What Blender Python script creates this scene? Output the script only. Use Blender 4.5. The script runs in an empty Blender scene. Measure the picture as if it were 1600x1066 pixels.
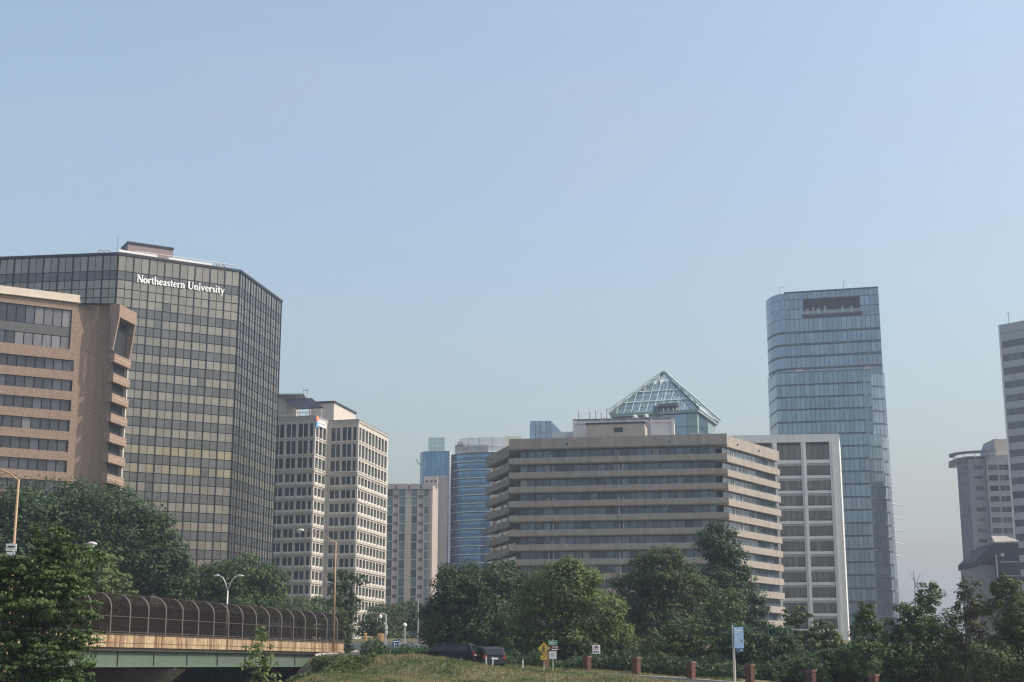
import bpy, math, random
import numpy as np
from mathutils import Matrix, Vector, Euler
rnd = random.Random(7)
sc = bpy.context.scene
COL = sc.collection
R = math.radians

# ---------------------------------------------------------------- camera, sky, sun, exposure
cam_d = bpy.data.cameras.new('camera'); cam = bpy.data.objects.new('camera', cam_d); COL.objects.link(cam)
cam.location = (0, 0, 1.6); cam.rotation_euler = (R(90 + 12.644), 0, 0)
cam_d.sensor_width = 36; cam_d.lens = 50.85; cam_d.clip_start = 0.5; cam_d.clip_end = 9000
sc.camera = cam

SUN_AZ = 97.0      # degrees clockwise from +Y
SUN_EL = 47.0
world = bpy.data.worlds.new('World'); sc.world = world; world.use_nodes = True
wn, wl = world.node_tree.nodes, world.node_tree.links
bgn = wn['Background']
sky = wn.new('ShaderNodeTexSky'); sky.sky_type = 'NISHITA'; sky.sun_disc = False
sky.sun_elevation = R(SUN_EL); sky.sun_rotation = R(SUN_AZ)
sky.altitude = 0; sky.air_density = 1.65; sky.dust_density = 5.4; sky.ozone_density = 3.4
tcw = wn.new('ShaderNodeTexCoord'); mpw = wn.new('ShaderNodeMapping'); mpw.inputs['Scale'].default_value = (2.2, 2.2, 9.0); mpw.inputs['Rotation'].default_value = (0.12, 0.2, 0.4)
wl.new(tcw.outputs['Generated'], mpw.inputs['Vector'])
cir = wn.new('ShaderNodeTexNoise'); cir.inputs['Scale'].default_value = 1.6; cir.inputs['Detail'].default_value = 7; cir.inputs['Roughness'].default_value = 0.62; cir.inputs['Distortion'].default_value = 0.6
wl.new(mpw.outputs[0], cir.inputs['Vector'])
cr_ = wn.new('ShaderNodeMapRange'); cr_.inputs['From Min'].default_value = 0.45; cr_.inputs['From Max'].default_value = 0.8; cr_.inputs['To Min'].default_value = 0.13; cr_.inputs['To Max'].default_value = 0.40
wl.new(cir.outputs['Fac'], cr_.inputs['Value'])
mxw = wn.new('ShaderNodeMix'); mxw.data_type = 'RGBA'; mxw.inputs[7].default_value = (2.65, 2.75, 2.95, 1)       # faint high cirrus veil
wl.new(cr_.outputs[0], mxw.inputs[0]); wl.new(sky.outputs[0], mxw.inputs[6]); wl.new(mxw.outputs[2], bgn.inputs[0]); bgn.inputs[1].default_value = 0.102

sun_d = bpy.data.lights.new('sun', 'SUN'); sun_d.energy = 2.05; sun_d.angle = R(0.9); sun_d.color = (1.0, 0.925, 0.83)
sun = bpy.data.objects.new('sun', sun_d); COL.objects.link(sun)
sdir = Vector((math.sin(R(SUN_AZ)) * math.cos(R(SUN_EL)), math.cos(R(SUN_AZ)) * math.cos(R(SUN_EL)), math.sin(R(SUN_EL))))
sun.rotation_euler = sdir.to_track_quat('Z', 'Y').to_euler()
sun.location = (60, -10, 120)

vs = sc.view_settings
vs.view_transform = 'Standard'; vs.look = 'None'; vs.gamma = 1.0; vs.exposure = 1.05
cy = sc.cycles
cy.max_bounces = 6; cy.diffuse_bounces = 2; cy.glossy_bounces = 3; cy.transmission_bounces = 3
cy.transparent_max_bounces = 12; cy.volume_bounces = 1; cy.filter_width = 1.25

# ---------------------------------------------------------------- materials
MATS = {}
def mat(name, col, rough=0.8, metal=0.0, var=0.12, scale=0.6, stretch=1.0, spec=0.5, fine=0.0, col2=None, ramp=(0.3, 0.7)):
    """Principled surface; colour wanders between darker and lighter (or to col2) with world-position noise."""
    if name in MATS: return MATS[name]
    m = bpy.data.materials.new(name); m.use_nodes = True
    n, l = m.node_tree.nodes, m.node_tree.links
    b = n['Principled BSDF']
    b.inputs['Roughness'].default_value = rough; b.inputs['Metallic'].default_value = metal
    b.inputs['Specular IOR Level'].default_value = spec
    if var > 0 or col2:
        g = n.new('ShaderNodeNewGeometry'); mp = n.new('ShaderNodeMapping')
        mp.inputs['Scale'].default_value = (1, 1, stretch)
        l.new(g.outputs['Position'], mp.inputs['Vector'])
        t = n.new('ShaderNodeTexNoise'); t.inputs['Scale'].default_value = scale; t.inputs['Detail'].default_value = 5
        t.inputs['Roughness'].default_value = 0.65
        l.new(mp.outputs[0], t.inputs['Vector'])
        r = n.new('ShaderNodeValToRGB')
        r.color_ramp.elements[0].position = ramp[0]; r.color_ramp.elements[1].position = ramp[1]
        c2 = col2 or tuple(min(1, c * (1 + var)) for c in col)
        r.color_ramp.elements[0].color = (*[c * (1 - (0 if col2 else var)) for c in col], 1)
        r.color_ramp.elements[1].color = (*c2, 1)
        l.new(t.outputs['Fac'], r.inputs['Fac'])
        src = r.outputs['Color']
        if fine > 0:
            t2 = n.new('ShaderNodeTexNoise'); t2.inputs['Scale'].default_value = 4.0; t2.inputs['Detail'].default_value = 3
            l.new(g.outputs['Position'], t2.inputs['Vector'])
            mr = n.new('ShaderNodeMapRange'); mr.inputs['From Min'].default_value = .3; mr.inputs['From Max'].default_value = .7
            mr.inputs['To Min'].default_value = 1 - fine; mr.inputs['To Max'].default_value = 1 + fine
            l.new(t2.outputs['Fac'], mr.inputs['Value'])
            mx = n.new('ShaderNodeMix'); mx.data_type = 'RGBA'; mx.blend_type = 'MULTIPLY'; mx.inputs[0].default_value = 1
            l.new(src, mx.inputs[6]); l.new(mr.outputs[0], mx.inputs[7]); src = mx.outputs[2]
        l.new(src, b.inputs['Base Color'])
    else:
        b.inputs['Base Color'].default_value = (*col, 1)
    MATS[name] = m
    return m

def glass(name, col, metal, rough=0.06, k=4, spread=0.14):
    """k slightly different panes of one coated glass."""
    out = []
    for i in range(k):
        f = 1 + spread * (2 * i / max(1, k - 1) - 1)
        out.append(mat('%s_%d' % (name, i), tuple(min(1, c * f) for c in col), rough, metal, 0.06, 0.25, 1, 0.6))
    return out

def leafmat(name, c1, c2, trans=0.25):
    m = bpy.data.materials.new(name); m.use_nodes = True
    n, l = m.node_tree.nodes, m.node_tree.links
    b = n['Principled BSDF']; b.inputs['Roughness'].default_value = 0.55; b.inputs['Specular IOR Level'].default_value = 0.18
    g = n.new('ShaderNodeNewGeometry'); r = n.new('ShaderNodeValToRGB')
    r.color_ramp.elements[0].color = (*c1, 1); r.color_ramp.elements[1].color = (*c2, 1)
    l.new(g.outputs['Random Per Island'], r.inputs['Fac']); l.new(r.outputs[0], b.inputs['Base Color'])
    tr = n.new('ShaderNodeBsdfTranslucent'); mx = n.new('ShaderNodeMixShader'); mx.inputs[0].default_value = trans
    l.new(r.outputs[0], tr.inputs['Color'])
    l.new(b.outputs[0], mx.inputs[1]); l.new(tr.outputs[0], mx.inputs[2])
    l.new(mx.outputs[0], n['Material Output'].inputs['Surface'])
    MATS[name] = m
    return m

def seethrough(name, col, opacity, rough=0.6, metal=0.0):
    m = bpy.data.materials.new(name); m.use_nodes = True
    n, l = m.node_tree.nodes, m.node_tree.links
    b = n['Principled BSDF']; b.inputs['Base Color'].default_value = (*col, 1)
    b.inputs['Roughness'].default_value = rough; b.inputs['Metallic'].default_value = metal
    t = n.new('ShaderNodeBsdfTransparent'); mx = n.new('ShaderNodeMixShader'); mx.inputs[0].default_value = opacity
    l.new(t.outputs[0], mx.inputs[1]); l.new(b.outputs[0], mx.inputs[2])
    l.new(mx.outputs[0], n['Material Output'].inputs['Surface'])
    MATS[name] = m
    return m

# ---------------------------------------------------------------- object helpers
W = {}
def link(o, parent=None):
    COL.objects.link(o)
    W[o.name] = Matrix.LocRotScale(o.location, o.rotation_euler, o.scale)
    if parent is not None:
        o.parent = parent; o.matrix_parent_inverse = W[parent.name].inverted()
    return o
def tag(o, label=None, cat=None, group=None, kind=None):
    if label: o['label'] = label
    if cat: o['category'] = cat
    if group: o['group'] = group
    if kind: o['kind'] = kind
    return o
def thing(name, loc, label, cat, group=None):
    o = bpy.data.objects.new(name, None); o.location = loc; o.empty_display_size = 0.5
    return tag(link(o), label, cat, group)
UB = {}
def unit_box(m):
    if m.name in UB: return UB[m.name]
    v = [(x, y, z) for z in (-.5, .5) for y in (-.5, .5) for x in (-.5, .5)]
    f = [(0, 2, 3, 1), (4, 5, 7, 6), (0, 1, 5, 4), (2, 6, 7, 3), (0, 4, 6, 2), (1, 3, 7, 5)]
    me = bpy.data.meshes.new('box_' + m.name); me.from_pydata(v, [], f); me.materials.append(m)
    UB[m.name] = me
    return me
class Fr:
    """Wall frame seen from the camera: s runs left to right along the wall, n points out of it."""
    def __init__(s, p0, p1):
        s.o = Vector((p0[0], p0[1], 0)); v = Vector((p1[0] - p0[0], p1[1] - p0[1], 0)); s.L = v.length
        s.d = v / s.L; s.n = Vector((s.d.y, -s.d.x, 0)); s.a = math.atan2(s.d.y, s.d.x)
    def p(s, a, n, z): 
        q = s.o + s.d * a + s.n * n
        return (q.x, q.y, z)
def boxo(name, fr, s0, s1, z0, z1, n0, n1, m, parent, tilt=0.0):
    o = bpy.data.objects.new(name, unit_box(m))
    o.location = fr.p((s0 + s1) / 2, (n0 + n1) / 2, (z0 + z1) / 2)
    o.rotation_euler = (rnd.uniform(-tilt, tilt), 0, fr.a + rnd.uniform(-tilt, tilt))
    o.scale = (abs(s1 - s0), abs(n1 - n0), abs(z1 - z0))
    return link(o, parent)
class MB:
    def __init__(s): s.v = []; s.f = []; s.mi = []; s.cur = 0
    def add(s, v, f):
        k = len(s.v); s.v += [tuple(x) for x in v]; s.f += [tuple(i + k for i in q) for q in f]; s.mi += [s.cur] * len(f)
    def hexa(s, v): s.add(v, [(0, 2, 3, 1), (4, 5, 7, 6), (0, 1, 5, 4), (2, 6, 7, 3), (0, 4, 6, 2), (1, 3, 7, 5)])
    def box(s, fr, s0, s1, z0, z1, n0, n1):
        s.hexa([fr.p(a, n, z) for z in (z0, z1) for n in (n0, n1) for a in (s0, s1)])
    def cube(s, x0, x1, y0, y1, z0, z1): s.hexa([(x, y, z) for z in (z0, z1) for y in (y0, y1) for x in (x0, x1)])
    def prism(s, poly, z0, z1, poly1=None):
        k = len(poly); q = poly1 or poly
        v = [(x, y, z0) for x, y in poly] + [(x, y, z1) for x, y in q]
        s.add(v, [tuple(range(k))[::-1], tuple(range(k, 2 * k))] + [(i, (i + 1) % k, k + (i + 1) % k, k + i) for i in range(k)])
    def tube(s, pts, rad, sides=8):
        pts = [Vector(p) for p in pts]; rr = rad if isinstance(rad, (list, tuple)) else [rad] * len(pts)
        rings = []; v = []
        for i, p in enumerate(pts):
            t = (pts[min(i + 1, len(pts) - 1)] - pts[max(i - 1, 0)]).normalized()
            a = t.cross(Vector((0, 0, 1)))
            if a.length < 0.05: a = t.cross(Vector((1, 0, 0)))
            a.normalize(); b = t.cross(a)
            for k in range(sides):
                th = 2 * math.pi * k / sides
                v.append(p + (a * math.cos(th) + b * math.sin(th)) * rr[i])
        f = []
        for i in range(len(pts) - 1):
            for k in range(sides):
                f.append((i * sides + k, i * sides + (k + 1) % sides, (i + 1) * sides + (k + 1) % sides, (i + 1) * sides + k))
        f.append(tuple(range(sides))[::-1]); f.append(tuple(range((len(pts) - 1) * sides, len(pts) * sides)))
        s.add(v, f)
    def lathe(s, c, prof, axis='Z', sides=16, frm=None):
        v = []; f = []
        for (r_, h) in prof:
            for k in range(sides):
                th = 2 * math.pi * k / sides
                if frm is not None: q = frm(r_ * math.cos(th), r_ * math.sin(th), h)
                else: q = (c[0] + r_ * math.cos(th), c[1] + r_ * math.sin(th), c[2] + h)
                v.append(q)
        for i in range(len(prof) - 1):
            for k in range(sides):
                f.append((i * sides + k, i * sides + (k + 1) % sides, (i + 1) * sides + (k + 1) % sides, (i + 1) * sides + k))
        f.append(tuple(range(sides))[::-1]); f.append(tuple(range((len(prof) - 1) * sides, len(prof) * sides)))
        s.add(v, f)
    def build(s, name, m, parent=None, smooth=False):
        ms = m if isinstance(m, (list, tuple)) else [m]
        a = np.array(s.v, dtype=float); org = (a.min(0) + a.max(0)) / 2; org[2] = a[:, 2].min()
        me = bpy.data.meshes.new(name); me.from_pydata((a - org).tolist(), [], s.f)
        for x in ms: me.materials.append(x)
        if len(ms) > 1: me.polygons.foreach_set('material_index', s.mi)
        if smooth: me.polygons.foreach_set('use_smooth', [True] * len(s.f))
        o = bpy.data.objects.new(name, me); o.location = org
        return link(o, parent)
def poly_part(name, poly, z0, z1, m, parent, poly1=None):
    b = MB(); b.prism(poly, z0, z1, poly1); return b.build(name, m, parent)

# ---------------------------------------------------------------- ground
ROAD = [(44, 80, -0.6), (30, 92.5, -0.3), (21, 101.5, 0.0), (15, 106.6, 0.3), (8.5, 111.8, 0.72), (3.0, 114.9, 1.0), (-2.5, 117.9, 1.3),
        (-8, 121.6, 1.75), (-12.5, 128, 1.95), (-15.5, 138, 2.3), (-16.8, 150, 2.7), (-17.0, 170, 3.0), (-13, 205, 4.2), (-10, 250, 6.0)]
def dense(path, step=1.2):
    out = []
    P = [Vector(p) for p in path]
    for i in range(len(P) - 1):
        a = P[max(i - 1, 0)]; b = P[i]; c = P[i + 1]; d = P[min(i + 2, len(P) - 1)]
        k = max(2, int((c - b).length / step))
        for j in range(k):
            t = j / k
            out.append(0.5 * ((2 * b) + (c - a) * t + (2 * a - 5 * b + 4 * c - d) * t * t + (3 * b - a - 3 * c + d) * t ** 3))
    out.append(P[-1]); return out
RD = dense(ROAD); RDA = np.array([tuple(p) for p in RD])
CTRL = np.array([
    (-14.4, 130, 2.86), (-10.6, 122, 2.68), (-8.8, 119, 2.55), (-7.0, 116, 2.43), (-5.4, 114.5, 2.2), (-3.9, 113, 1.93), (-2.4, 112.4, 1.7), (-0.97, 112, 1.46), (0.7, 111, 1.3),
    (2.4, 110, 1.14), (5.5, 109, 0.98), (9.3, 107.5, 0.80), (12.5, 106, 0.55), (15.7, 103, 0.3), (24, 94, -0.3),
    (-16.2, 119, 0.6), (-13, 113, 0.9), (-10, 109, 0.8), (-6, 106, 0.6), (-2, 104, 0.4), (3, 102, 0.2), (9, 100, 0.0), (15, 96, -0.3),
    (-18.5, 140, 1.4), (-18.6, 158, 2.6), (-19, 128, -0.6), (-18, 108, -1.6), (-22, 118, -4), (-24, 140, -4), (-22.5, 160, -2.5), (-30, 130, -4.2), (-40, 110, -4.2),
    (-30, 95, -3.5), (-50, 150, -2), (-20, 80, -2), (-13, 78, -1.2), (-20, 62, -1.2), (-60, 60, -1), (0, 60, -0.6), (20, 60, -0.8), (40, 60, -0.8), (0, 85, -0.4), (0, 0, 0), (-40, 0, 0), (40, 0, 0), (-60, 20, 0), (60, 20, 0),
    (8, 124, 1.2), (16, 116, 0.6), (24, 106, 0.1), (34, 98, -0.3), (10, 140, 2.0), (25, 140, 1.8), (45, 120, 0.8), (60, 100, 0),
    (-5, 160, 3.0), (20, 175, 3.0), (-45, 185, 3.5), (-75, 180, 3.0), (-30, 200, 4), (60, 160, 3), (-20, 250, 6), (40, 250, 6), (-80, 250, 6), (100, 250, 6),
    (0, 350, 8), (-100, 350, 8), (150, 350, 8), (0, 600, 12), (200, 600, 12), (-200, 600, 12), (300, 100, 0), (-300, 100, 0), (300, 400, 8), (-300, 400, 8), (0, -200, 0)], dtype=float)
def road_dist(x, y):
    d = np.full(x.shape, 1e9); z = np.zeros(x.shape)
    for p in RDA:
        q = (x - p[0]) ** 2 + (y - p[1]) ** 2
        k = q < d; d[k] = q[k]; z[k] = p[2]
    return np.sqrt(d), z
def height(x, y):
    x = np.asarray(x, float); y = np.asarray(y, float)
    num = np.zeros(x.shape); den = np.zeros(x.shape)
    for c in CTRL:
        w = 1.0 / (((x - c[0]) ** 2 + (y - c[1]) ** 2) ** 1.6 + 0.5)
        num += w * c[2]; den += w
    h = num / den
    d, rz = road_dist(x, y)
    t = np.clip((d - 2.9) / 1.5, 0, 1); t = t * t * (3 - 2 * t)
    return h * t + (rz - 0.10) * (1 - t)
def hz(x, y): return float(height(np.array([x]), np.array([y]))[0])

def axis(*seg):
    out = [seg[0][0]]
    for a, b, st in seg:
        k = max(1, int(round((b - a) / st)))
        out += [a + (b - a) * (i + 1) / k for i in range(k)]
    return np.array(out)
gx = axis((-1400, -400, 250), (-400, -100, 50), (-100, -40, 6), (-40, 40, 0.9), (40, 110, 6), (110, 400, 40), (400, 1400, 250))
gy = axis((-300, 0, 60), (0, 60, 10), (60, 92, 4), (92, 175, 0.9), (175, 260, 6), (260, 600, 40), (600, 2400, 300))
GX, GY = np.meshgrid(gx, gy); GZ = height(GX, GY)
nb = np.random.RandomState(3)
fine = ((np.abs(GX) < 40) & (GY > 92) & (GY < 175)); dd, _ = road_dist(GX, GY)
GZ = GZ + np.where(fine & (dd > 4), nb.uniform(-.05, .05, GX.shape), 0)
nx, ny = len(gx), len(gy)
idx = np.arange(nx * ny).reshape(ny, nx)
fc = np.stack([idx[:-1, :-1], idx[:-1, 1:], idx[1:, 1:], idx[1:, :-1]], -1).reshape(-1, 4)
def fast_mesh(name, V, Fq, m, smooth=False):
    me = bpy.data.meshes.new(name); V = np.ascontiguousarray(V, np.float32); Fq = np.ascontiguousarray(Fq, np.int32)
    k = Fq.shape[1]
    me.vertices.add(len(V)); me.vertices.foreach_set('co', V.ravel())
    me.loops.add(Fq.size); me.loops.foreach_set('vertex_index', Fq.ravel())
    me.polygons.add(len(Fq)); me.polygons.foreach_set('loop_start', np.arange(0, Fq.size, k, dtype=np.int32))
    me.polygons.foreach_set('loop_total', np.full(len(Fq), k, np.int32))
    if smooth: me.polygons.foreach_set('use_smooth', np.ones(len(Fq), bool))
    me.update(calc_edges=True); me.validate()
    for x in (m if isinstance(m, (list, tuple)) else [m]): me.materials.append(x)
    return me
soil = mat('dry_turf', (0.045, 0.052, 0.022), 0.95, 0, 0, 0.35, 1, 0.2, 0.25, (0.135, 0.128, 0.060))
g = bpy.data.objects.new('ground', fast_mesh('ground', np.stack([GX, GY, GZ], -1).reshape(-1, 3), fc, soil, True))
link(g); tag(g, kind='structure')

asph = mat('asphalt', (0.055, 0.055, 0.056), 0.9, 0, 0.2, 1.5, 1, 0.3, 0.1)
kerbm = mat('kerb_concrete', (0.36, 0.34, 0.30), 0.85, 0, 0.15, 1.0, 1, 0.3, 0.1)
paint = mat('road_paint', (0.7, 0.69, 0.64), 0.7, 0, 0.12, 2.0)
def ribbon(o0, o1, z0, z1, name, m, parent=None, closed=True):
    """a strip along the road between offsets o0..o1 (to the right of travel), thickness z0..z1"""
    b = MB(); rows = []
    for i, p in enumerate(RD):
        t = (RD[min(i + 1, len(RD) - 1)] - RD[max(i - 1, 0)]); t.z = 0; t.normalize(); nn = Vector((t.y, -t.x, 0))
        rows.append([p + nn * o0 + Vector((0, 0, z0)), p + nn * o1 + Vector((0, 0, z0)), p + nn * o1 + Vector((0, 0, z1)), p + nn * o0 + Vector((0, 0, z1))])
    v = [q for r_ in rows for q in r_]; f = []
    for i in range(len(rows) - 1):
        for k in range(4): f.append((i * 4 + k, i * 4 + (k + 1) % 4, i * 4 + 4 + (k + 1) % 4, i * 4 + 4 + k))
    f += [(3, 2, 1, 0), tuple(len(v) - 4 + k for k in range(4))]
    b.add(v, f); return b.build(name, m, parent)
road = tag(ribbon(-2.5, 2.5, -0.3, 0.0, 'road', asph), kind='structure')
ribbon(-2.72, -2.5, -0.3, 0.13, 'kerb', kerbm, road); ribbon(2.5, 2.72, -0.3, 0.13, 'kerb', kerbm, road)
ribbon(-2.3, -2.18, 0.002, 0.006, 'edge_line', paint, road)
tag(ribbon(2.72, 4.2, -0.3, 0.10, 'pavement', mat('pavement_concrete', (0.30, 0.27, 0.23), 0.9, 0, 0.15, 1.2, 1, 0.3, 0.1)), kind='structure')

# ---------------------------------------------------------------- buildings: shared materials
dark_frame = mat('dark_mullion', (0.018, 0.020, 0.024), 0.45, 0.2, 0.15, 0.5)
black_in = mat('unlit_interior', (0.012, 0.014, 0.018), 0.6, 0, 0.1, 0.5)
white_metal = mat('white_metal', (0.72, 0.72, 0.70), 0.45, 0.0, 0.06, 0.8)
grey_metal = mat('grey_metal', (0.30, 0.31, 0.32), 0.5, 0.3, 0.1, 0.8)
roof_grey = mat('roof_gravel', (0.25, 0.24, 0.22), 0.95, 0, 0.15, 0.5)

# ---------------------------------------------------------------- bronze glass office tower with the university lettering
def tower_bronze():
    T = thing('office_tower', (-80, 312, 5), 'dark bronze glass office tower with white Northeastern University lettering', 'office tower')
    ZT = 84.0
    poly = [(-116, 291.25), (-81, 286.6), (-58.5, 300), (-53.7, 326.3), (-76, 348), (-116, 345)]
    poly_part('core', poly, 4, ZT, dark_frame, T)
    poly_part('roof_edge', [(-116.3, 290.9), (-80.95, 286.2), (-58.15, 299.75), (-53.3, 326.5), (-76, 348.4), (-116.3, 345.4)], ZT, ZT + 0.55, dark_frame, T)
    bright = glass('bronze_vision', (0.262, 0.238, 0.200), 0.80, 0.16, 4, 0.09)
    warm = glass('bronze_warm', (0.31, 0.27, 0.19), 0.80, 0.18, 2, 0.05)
    spand = glass('bronze_spandrel', (0.130, 0.130, 0.128), 0.72, 0.16, 3, 0.10)
    rows = [(84.0, 80.72, 'B')]; z = 80.72
    seq = ['D', 'B', 'B', 'B'] + ['D', 'B'] * 40
    for k in seq:
        if z < 8: break
        rows.append((z, z - 1.872, k)); z -= 1.872
    faces = [((-81, 286.6), (-58.5, 300), 16, 0), ((-116, 291.25), (-81, 286.6), 22, 1), ((-58.5, 300), (-53.7, 326.3), 16, 2)]
    rest = MB(); ms = bright + warm + spand
    n_ind = 0
    for p0, p1, nc, kind in faces:
        fr = Fr(p0, p1); w = fr.L / nc
        for ri, (zt, zb, k) in enumerate(rows):
            for c in range(nc):
                if k == 'D': m = rnd.choice(spand)
                elif rnd.random() < 0.03: m = rnd.choice(spand)
                elif ri in (19, 20, 21, 22, 23) and rnd.random() < 0.75: m = rnd.choice(warm)
                else: m = rnd.choice(bright)
                single = (kind == 0 and ri < 17) or (kind == 1 and ri < 4 and c >= 16)
                a0 = c * w + (0.16 if c % 2 == 0 else 0.07); a1 = (c + 1) * w - (0.07 if c % 2 == 0 else 0.16)
                if single and n_ind < 300:
                    n_ind += 1
                    boxo('glass_pane', fr, a0, a1, zb + 0.09, zt - 0.09, 0.02, 0.09, m, T, tilt=R(0.25))
                else:
                    rest.cur = ms.index(m); j = rnd.uniform(0, .012)
                    rest.box(fr, a0, a1, zb + 0.09, zt - 0.09, 0.02, 0.08 + j)
        mul = 0.28
        for c in range(0, nc + 1, 2 if kind != 2 else 1):
            boxo('mullion', fr, max(0.02, c * w - 0.1), min(fr.L - 0.02, c * w + 0.1), 5, ZT - 0.02, -0.1, mul if kind != 2 else (0.24 if c % 2 == 0 else 0.17), dark_frame, T)
    rest.build('glass_pane_field', ms, T)['kind'] = 'stuff'
    # roof plant
    pf = Fr((-83.5, 302.2), (-74.8, 307.1))
    pink = mat('pink_brown_panel', (0.27, 0.20, 0.20), 0.85, 0, 0.08, 0.6)
    b = MB(); b.box(pf, 0, pf.L, ZT, 91.1, -5.5, 0); ph = b.build('penthouse', pink, T)
    boxo('coping', pf, -0.15, pf.L + 0.15, 91.1, 91.6, -5.6, 0.15, dark_frame, ph)
    ff = Fr((-81, 286.6), (-58.5, 300))
    for i, (a, e, z0, z1) in enumerate(((0.3, 8.5, 85.1, 85.6), (11, 20.5, 85.1, 85.55), (4, 26.3, 85.95, 86.05))):
        boxo('roof_rail', ff, a, e, z0, z1, -1.5 - 0.3 * i, -1.25 - 0.3 * i, white_metal, T)
    for a in (1, 6.5, 12, 17.5, 22.5):
        boxo('rail_post', ff, a, a + 0.12, ZT + 0.5, 86.0, -2.1, -1.98, white_metal, T)
    lf = Fr((-116, 291.25), (-81, 286.6))
    for a in (0.4, 3.0):                              # curved ends of the window washing rail
        b = MB(); b.tube([ff.p(-1.6 - a * .4 + 0.8 * math.cos(t), -1.6 - a * .3, 84.4 + 0.9 * math.sin(t)) for t in [math.pi * k / 8 for k in range(9)]], 0.14, 6)
        b.build('roof_davit', grey_metal, T)
    for a in (21.6, 22.7):
        b = MB(); b.tube([ff.p(a + 0.42 * math.cos(t), -0.8, 84.5 + 1.0 * math.sin(t)) for t in [math.pi * k / 8 for k in range(9)]], 0.14, 6)
        b.build('roof_davit', grey_metal, T)
    b = MB(); b.tube([(-86.0, 303, 84), (-86.0, 303, 93.0)], 0.06, 5); b.build('mast', grey_metal, T)
    # lettering
    sign = MB(); base = thing_part = None
    GL = {
     'N': (0.86, [([(.14, 0), (.14, 1)], .10), ([(.14, 1), (.70, 0)], .17), ([(.70, 0), (.70, 1)], .09), ([(0, .03), (.28, .03)], .06), ([(0, .97), (.2, .97)], .06), ([(.58, .97), (.84, .97)], .06)]),
     'U': (0.84, [([(.14, .97), (.14, .34), (.18, .14), (.30, .05), (.44, .04), (.56, .1), (.64, .22), (.66, .4), (.66, .97)], [.17, .17, .15, .12, .1, .1, .1, .1, .09]), ([(0, .97), (.3, .97)], .06), ([(.54, .97), (.80, .97)], .06)]),
     'o': (0.60, [([(.27 + .21 * math.cos(t), .30 + .27 * math.sin(t)) for t in [2 * math.pi * k / 14 for k in range(15)]], [.10 + .06 * abs(math.cos(2 * math.pi * k / 14)) for k in range(15)])]),
     'r': (0.46, [([(.12, 0), (.12, .6)], .14), ([(.12, .42), (.22, .56), (.33, .58), (.38, .52)], [.08, .1, .13, .13]), ([(0, .03), (.28, .03)], .06), ([(0, .58), (.12, .58)], .06)]),
     't': (0.40, [([(.15, .8), (.15, .16), (.22, .05), (.34, .07)], [.13, .14, .13, .08]), ([(.0, .57), (.34, .57)], .08)]),
     'h': (0.64, [([(.12, 0), (.12, 1.02)], .14), ([(.12, .44), (.24, .56), (.38, .57), (.46, .45), (.47, 0)], [.08, .1, .13, .14, .14]), ([(0, .03), (.25, .03)], .06), ([(.35, .03), (.6, .03)], .06), ([(0, 1.0), (.12, 1.0)], .06)]),
     'n': (0.64, [([(.12, 0), (.12, .6)], .14), ([(.12, .44), (.24, .56), (.38, .57), (.46, .45), (.47, 0)], [.08, .1, .13, .14, .14]), ([(0, .03), (.25, .03)], .06), ([(.35, .03), (.6, .03)], .06), ([(0, .58), (.12, .58)], .06)]),
     'e': (0.54, [([(.08, .33), (.44, .33), (.43, .46), (.34, .57), (.22, .57), (.10, .46), (.07, .3), (.11, .14), (.22, .04), (.34, .05), (.45, .14)], [.06, .06, .09, .1, .1, .13, .15, .14, .12, .1, .06])]),
     'a': (0.54, [([(.06, .46), (.14, .56), (.28, .57), (.36, .48), (.37, .12), (.41, .04), (.5, .05)], [.08, .1, .11, .14, .14, .1, .07]), ([(.37, .34), (.2, .3), (.08, .2), (.09, .08), (.2, .04), (.36, .14)], [.07, .09, .12, .12, .1, .07])]),
     's': (0.44, [([(.35, .48), (.26, .57), (.14, .56), (.07, .45), (.14, .34), (.28, .26), (.35, .15), (.27, .04), (.13, .04), (.05, .13)], [.07, .09, .1, .13, .14, .14, .13, .1, .09, .07])]),
     'i': (0.32, [([(.13, 0), (.13, .6)], .14), ([(.0, .03), (.28, .03)], .06), ([(.0, .58), (.13, .58)], .06), ([(.13, .78), (.13, .92)], .15)]),
     'v': (0.58, [([(.08, .58), (.27, .02)], .14), ([(.27, .02), (.47, .58)], .07), ([(0, .58), (.2, .58)], .06), ([(.36, .58), (.56, .58)], .06)]),
     'y': (0.58, [([(.08, .58), (.28, .03)], .14), ([(.48, .58), (.28, .03), (.2, -.2), (.06, -.26)], [.07, .08, .1, .13]), ([(0, .58), (.2, .58)], .06), ([(.37, .58), (.57, .58)], .06)]),
    }
    text = 'Northeastern University'
    adv = sum(0.36 if ch == ' ' else GL[ch][0] for ch in text)
    s0, s1, zb, cap = 4.0, 22.9, 78.75, 1.62
    kx = (s1 - s0) / adv
    letter_white = mat('sign_white', (0.86, 0.86, 0.85), 0.5, 0, 0.0)
    holder = boxo('sign_lettering', ff, s0, s1, 78.9, 79.0, 0.28, 0.33, dark_frame, T)
    holder['label'] = 'white raised serif lettering Northeastern University'
    pen = s0
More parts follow.
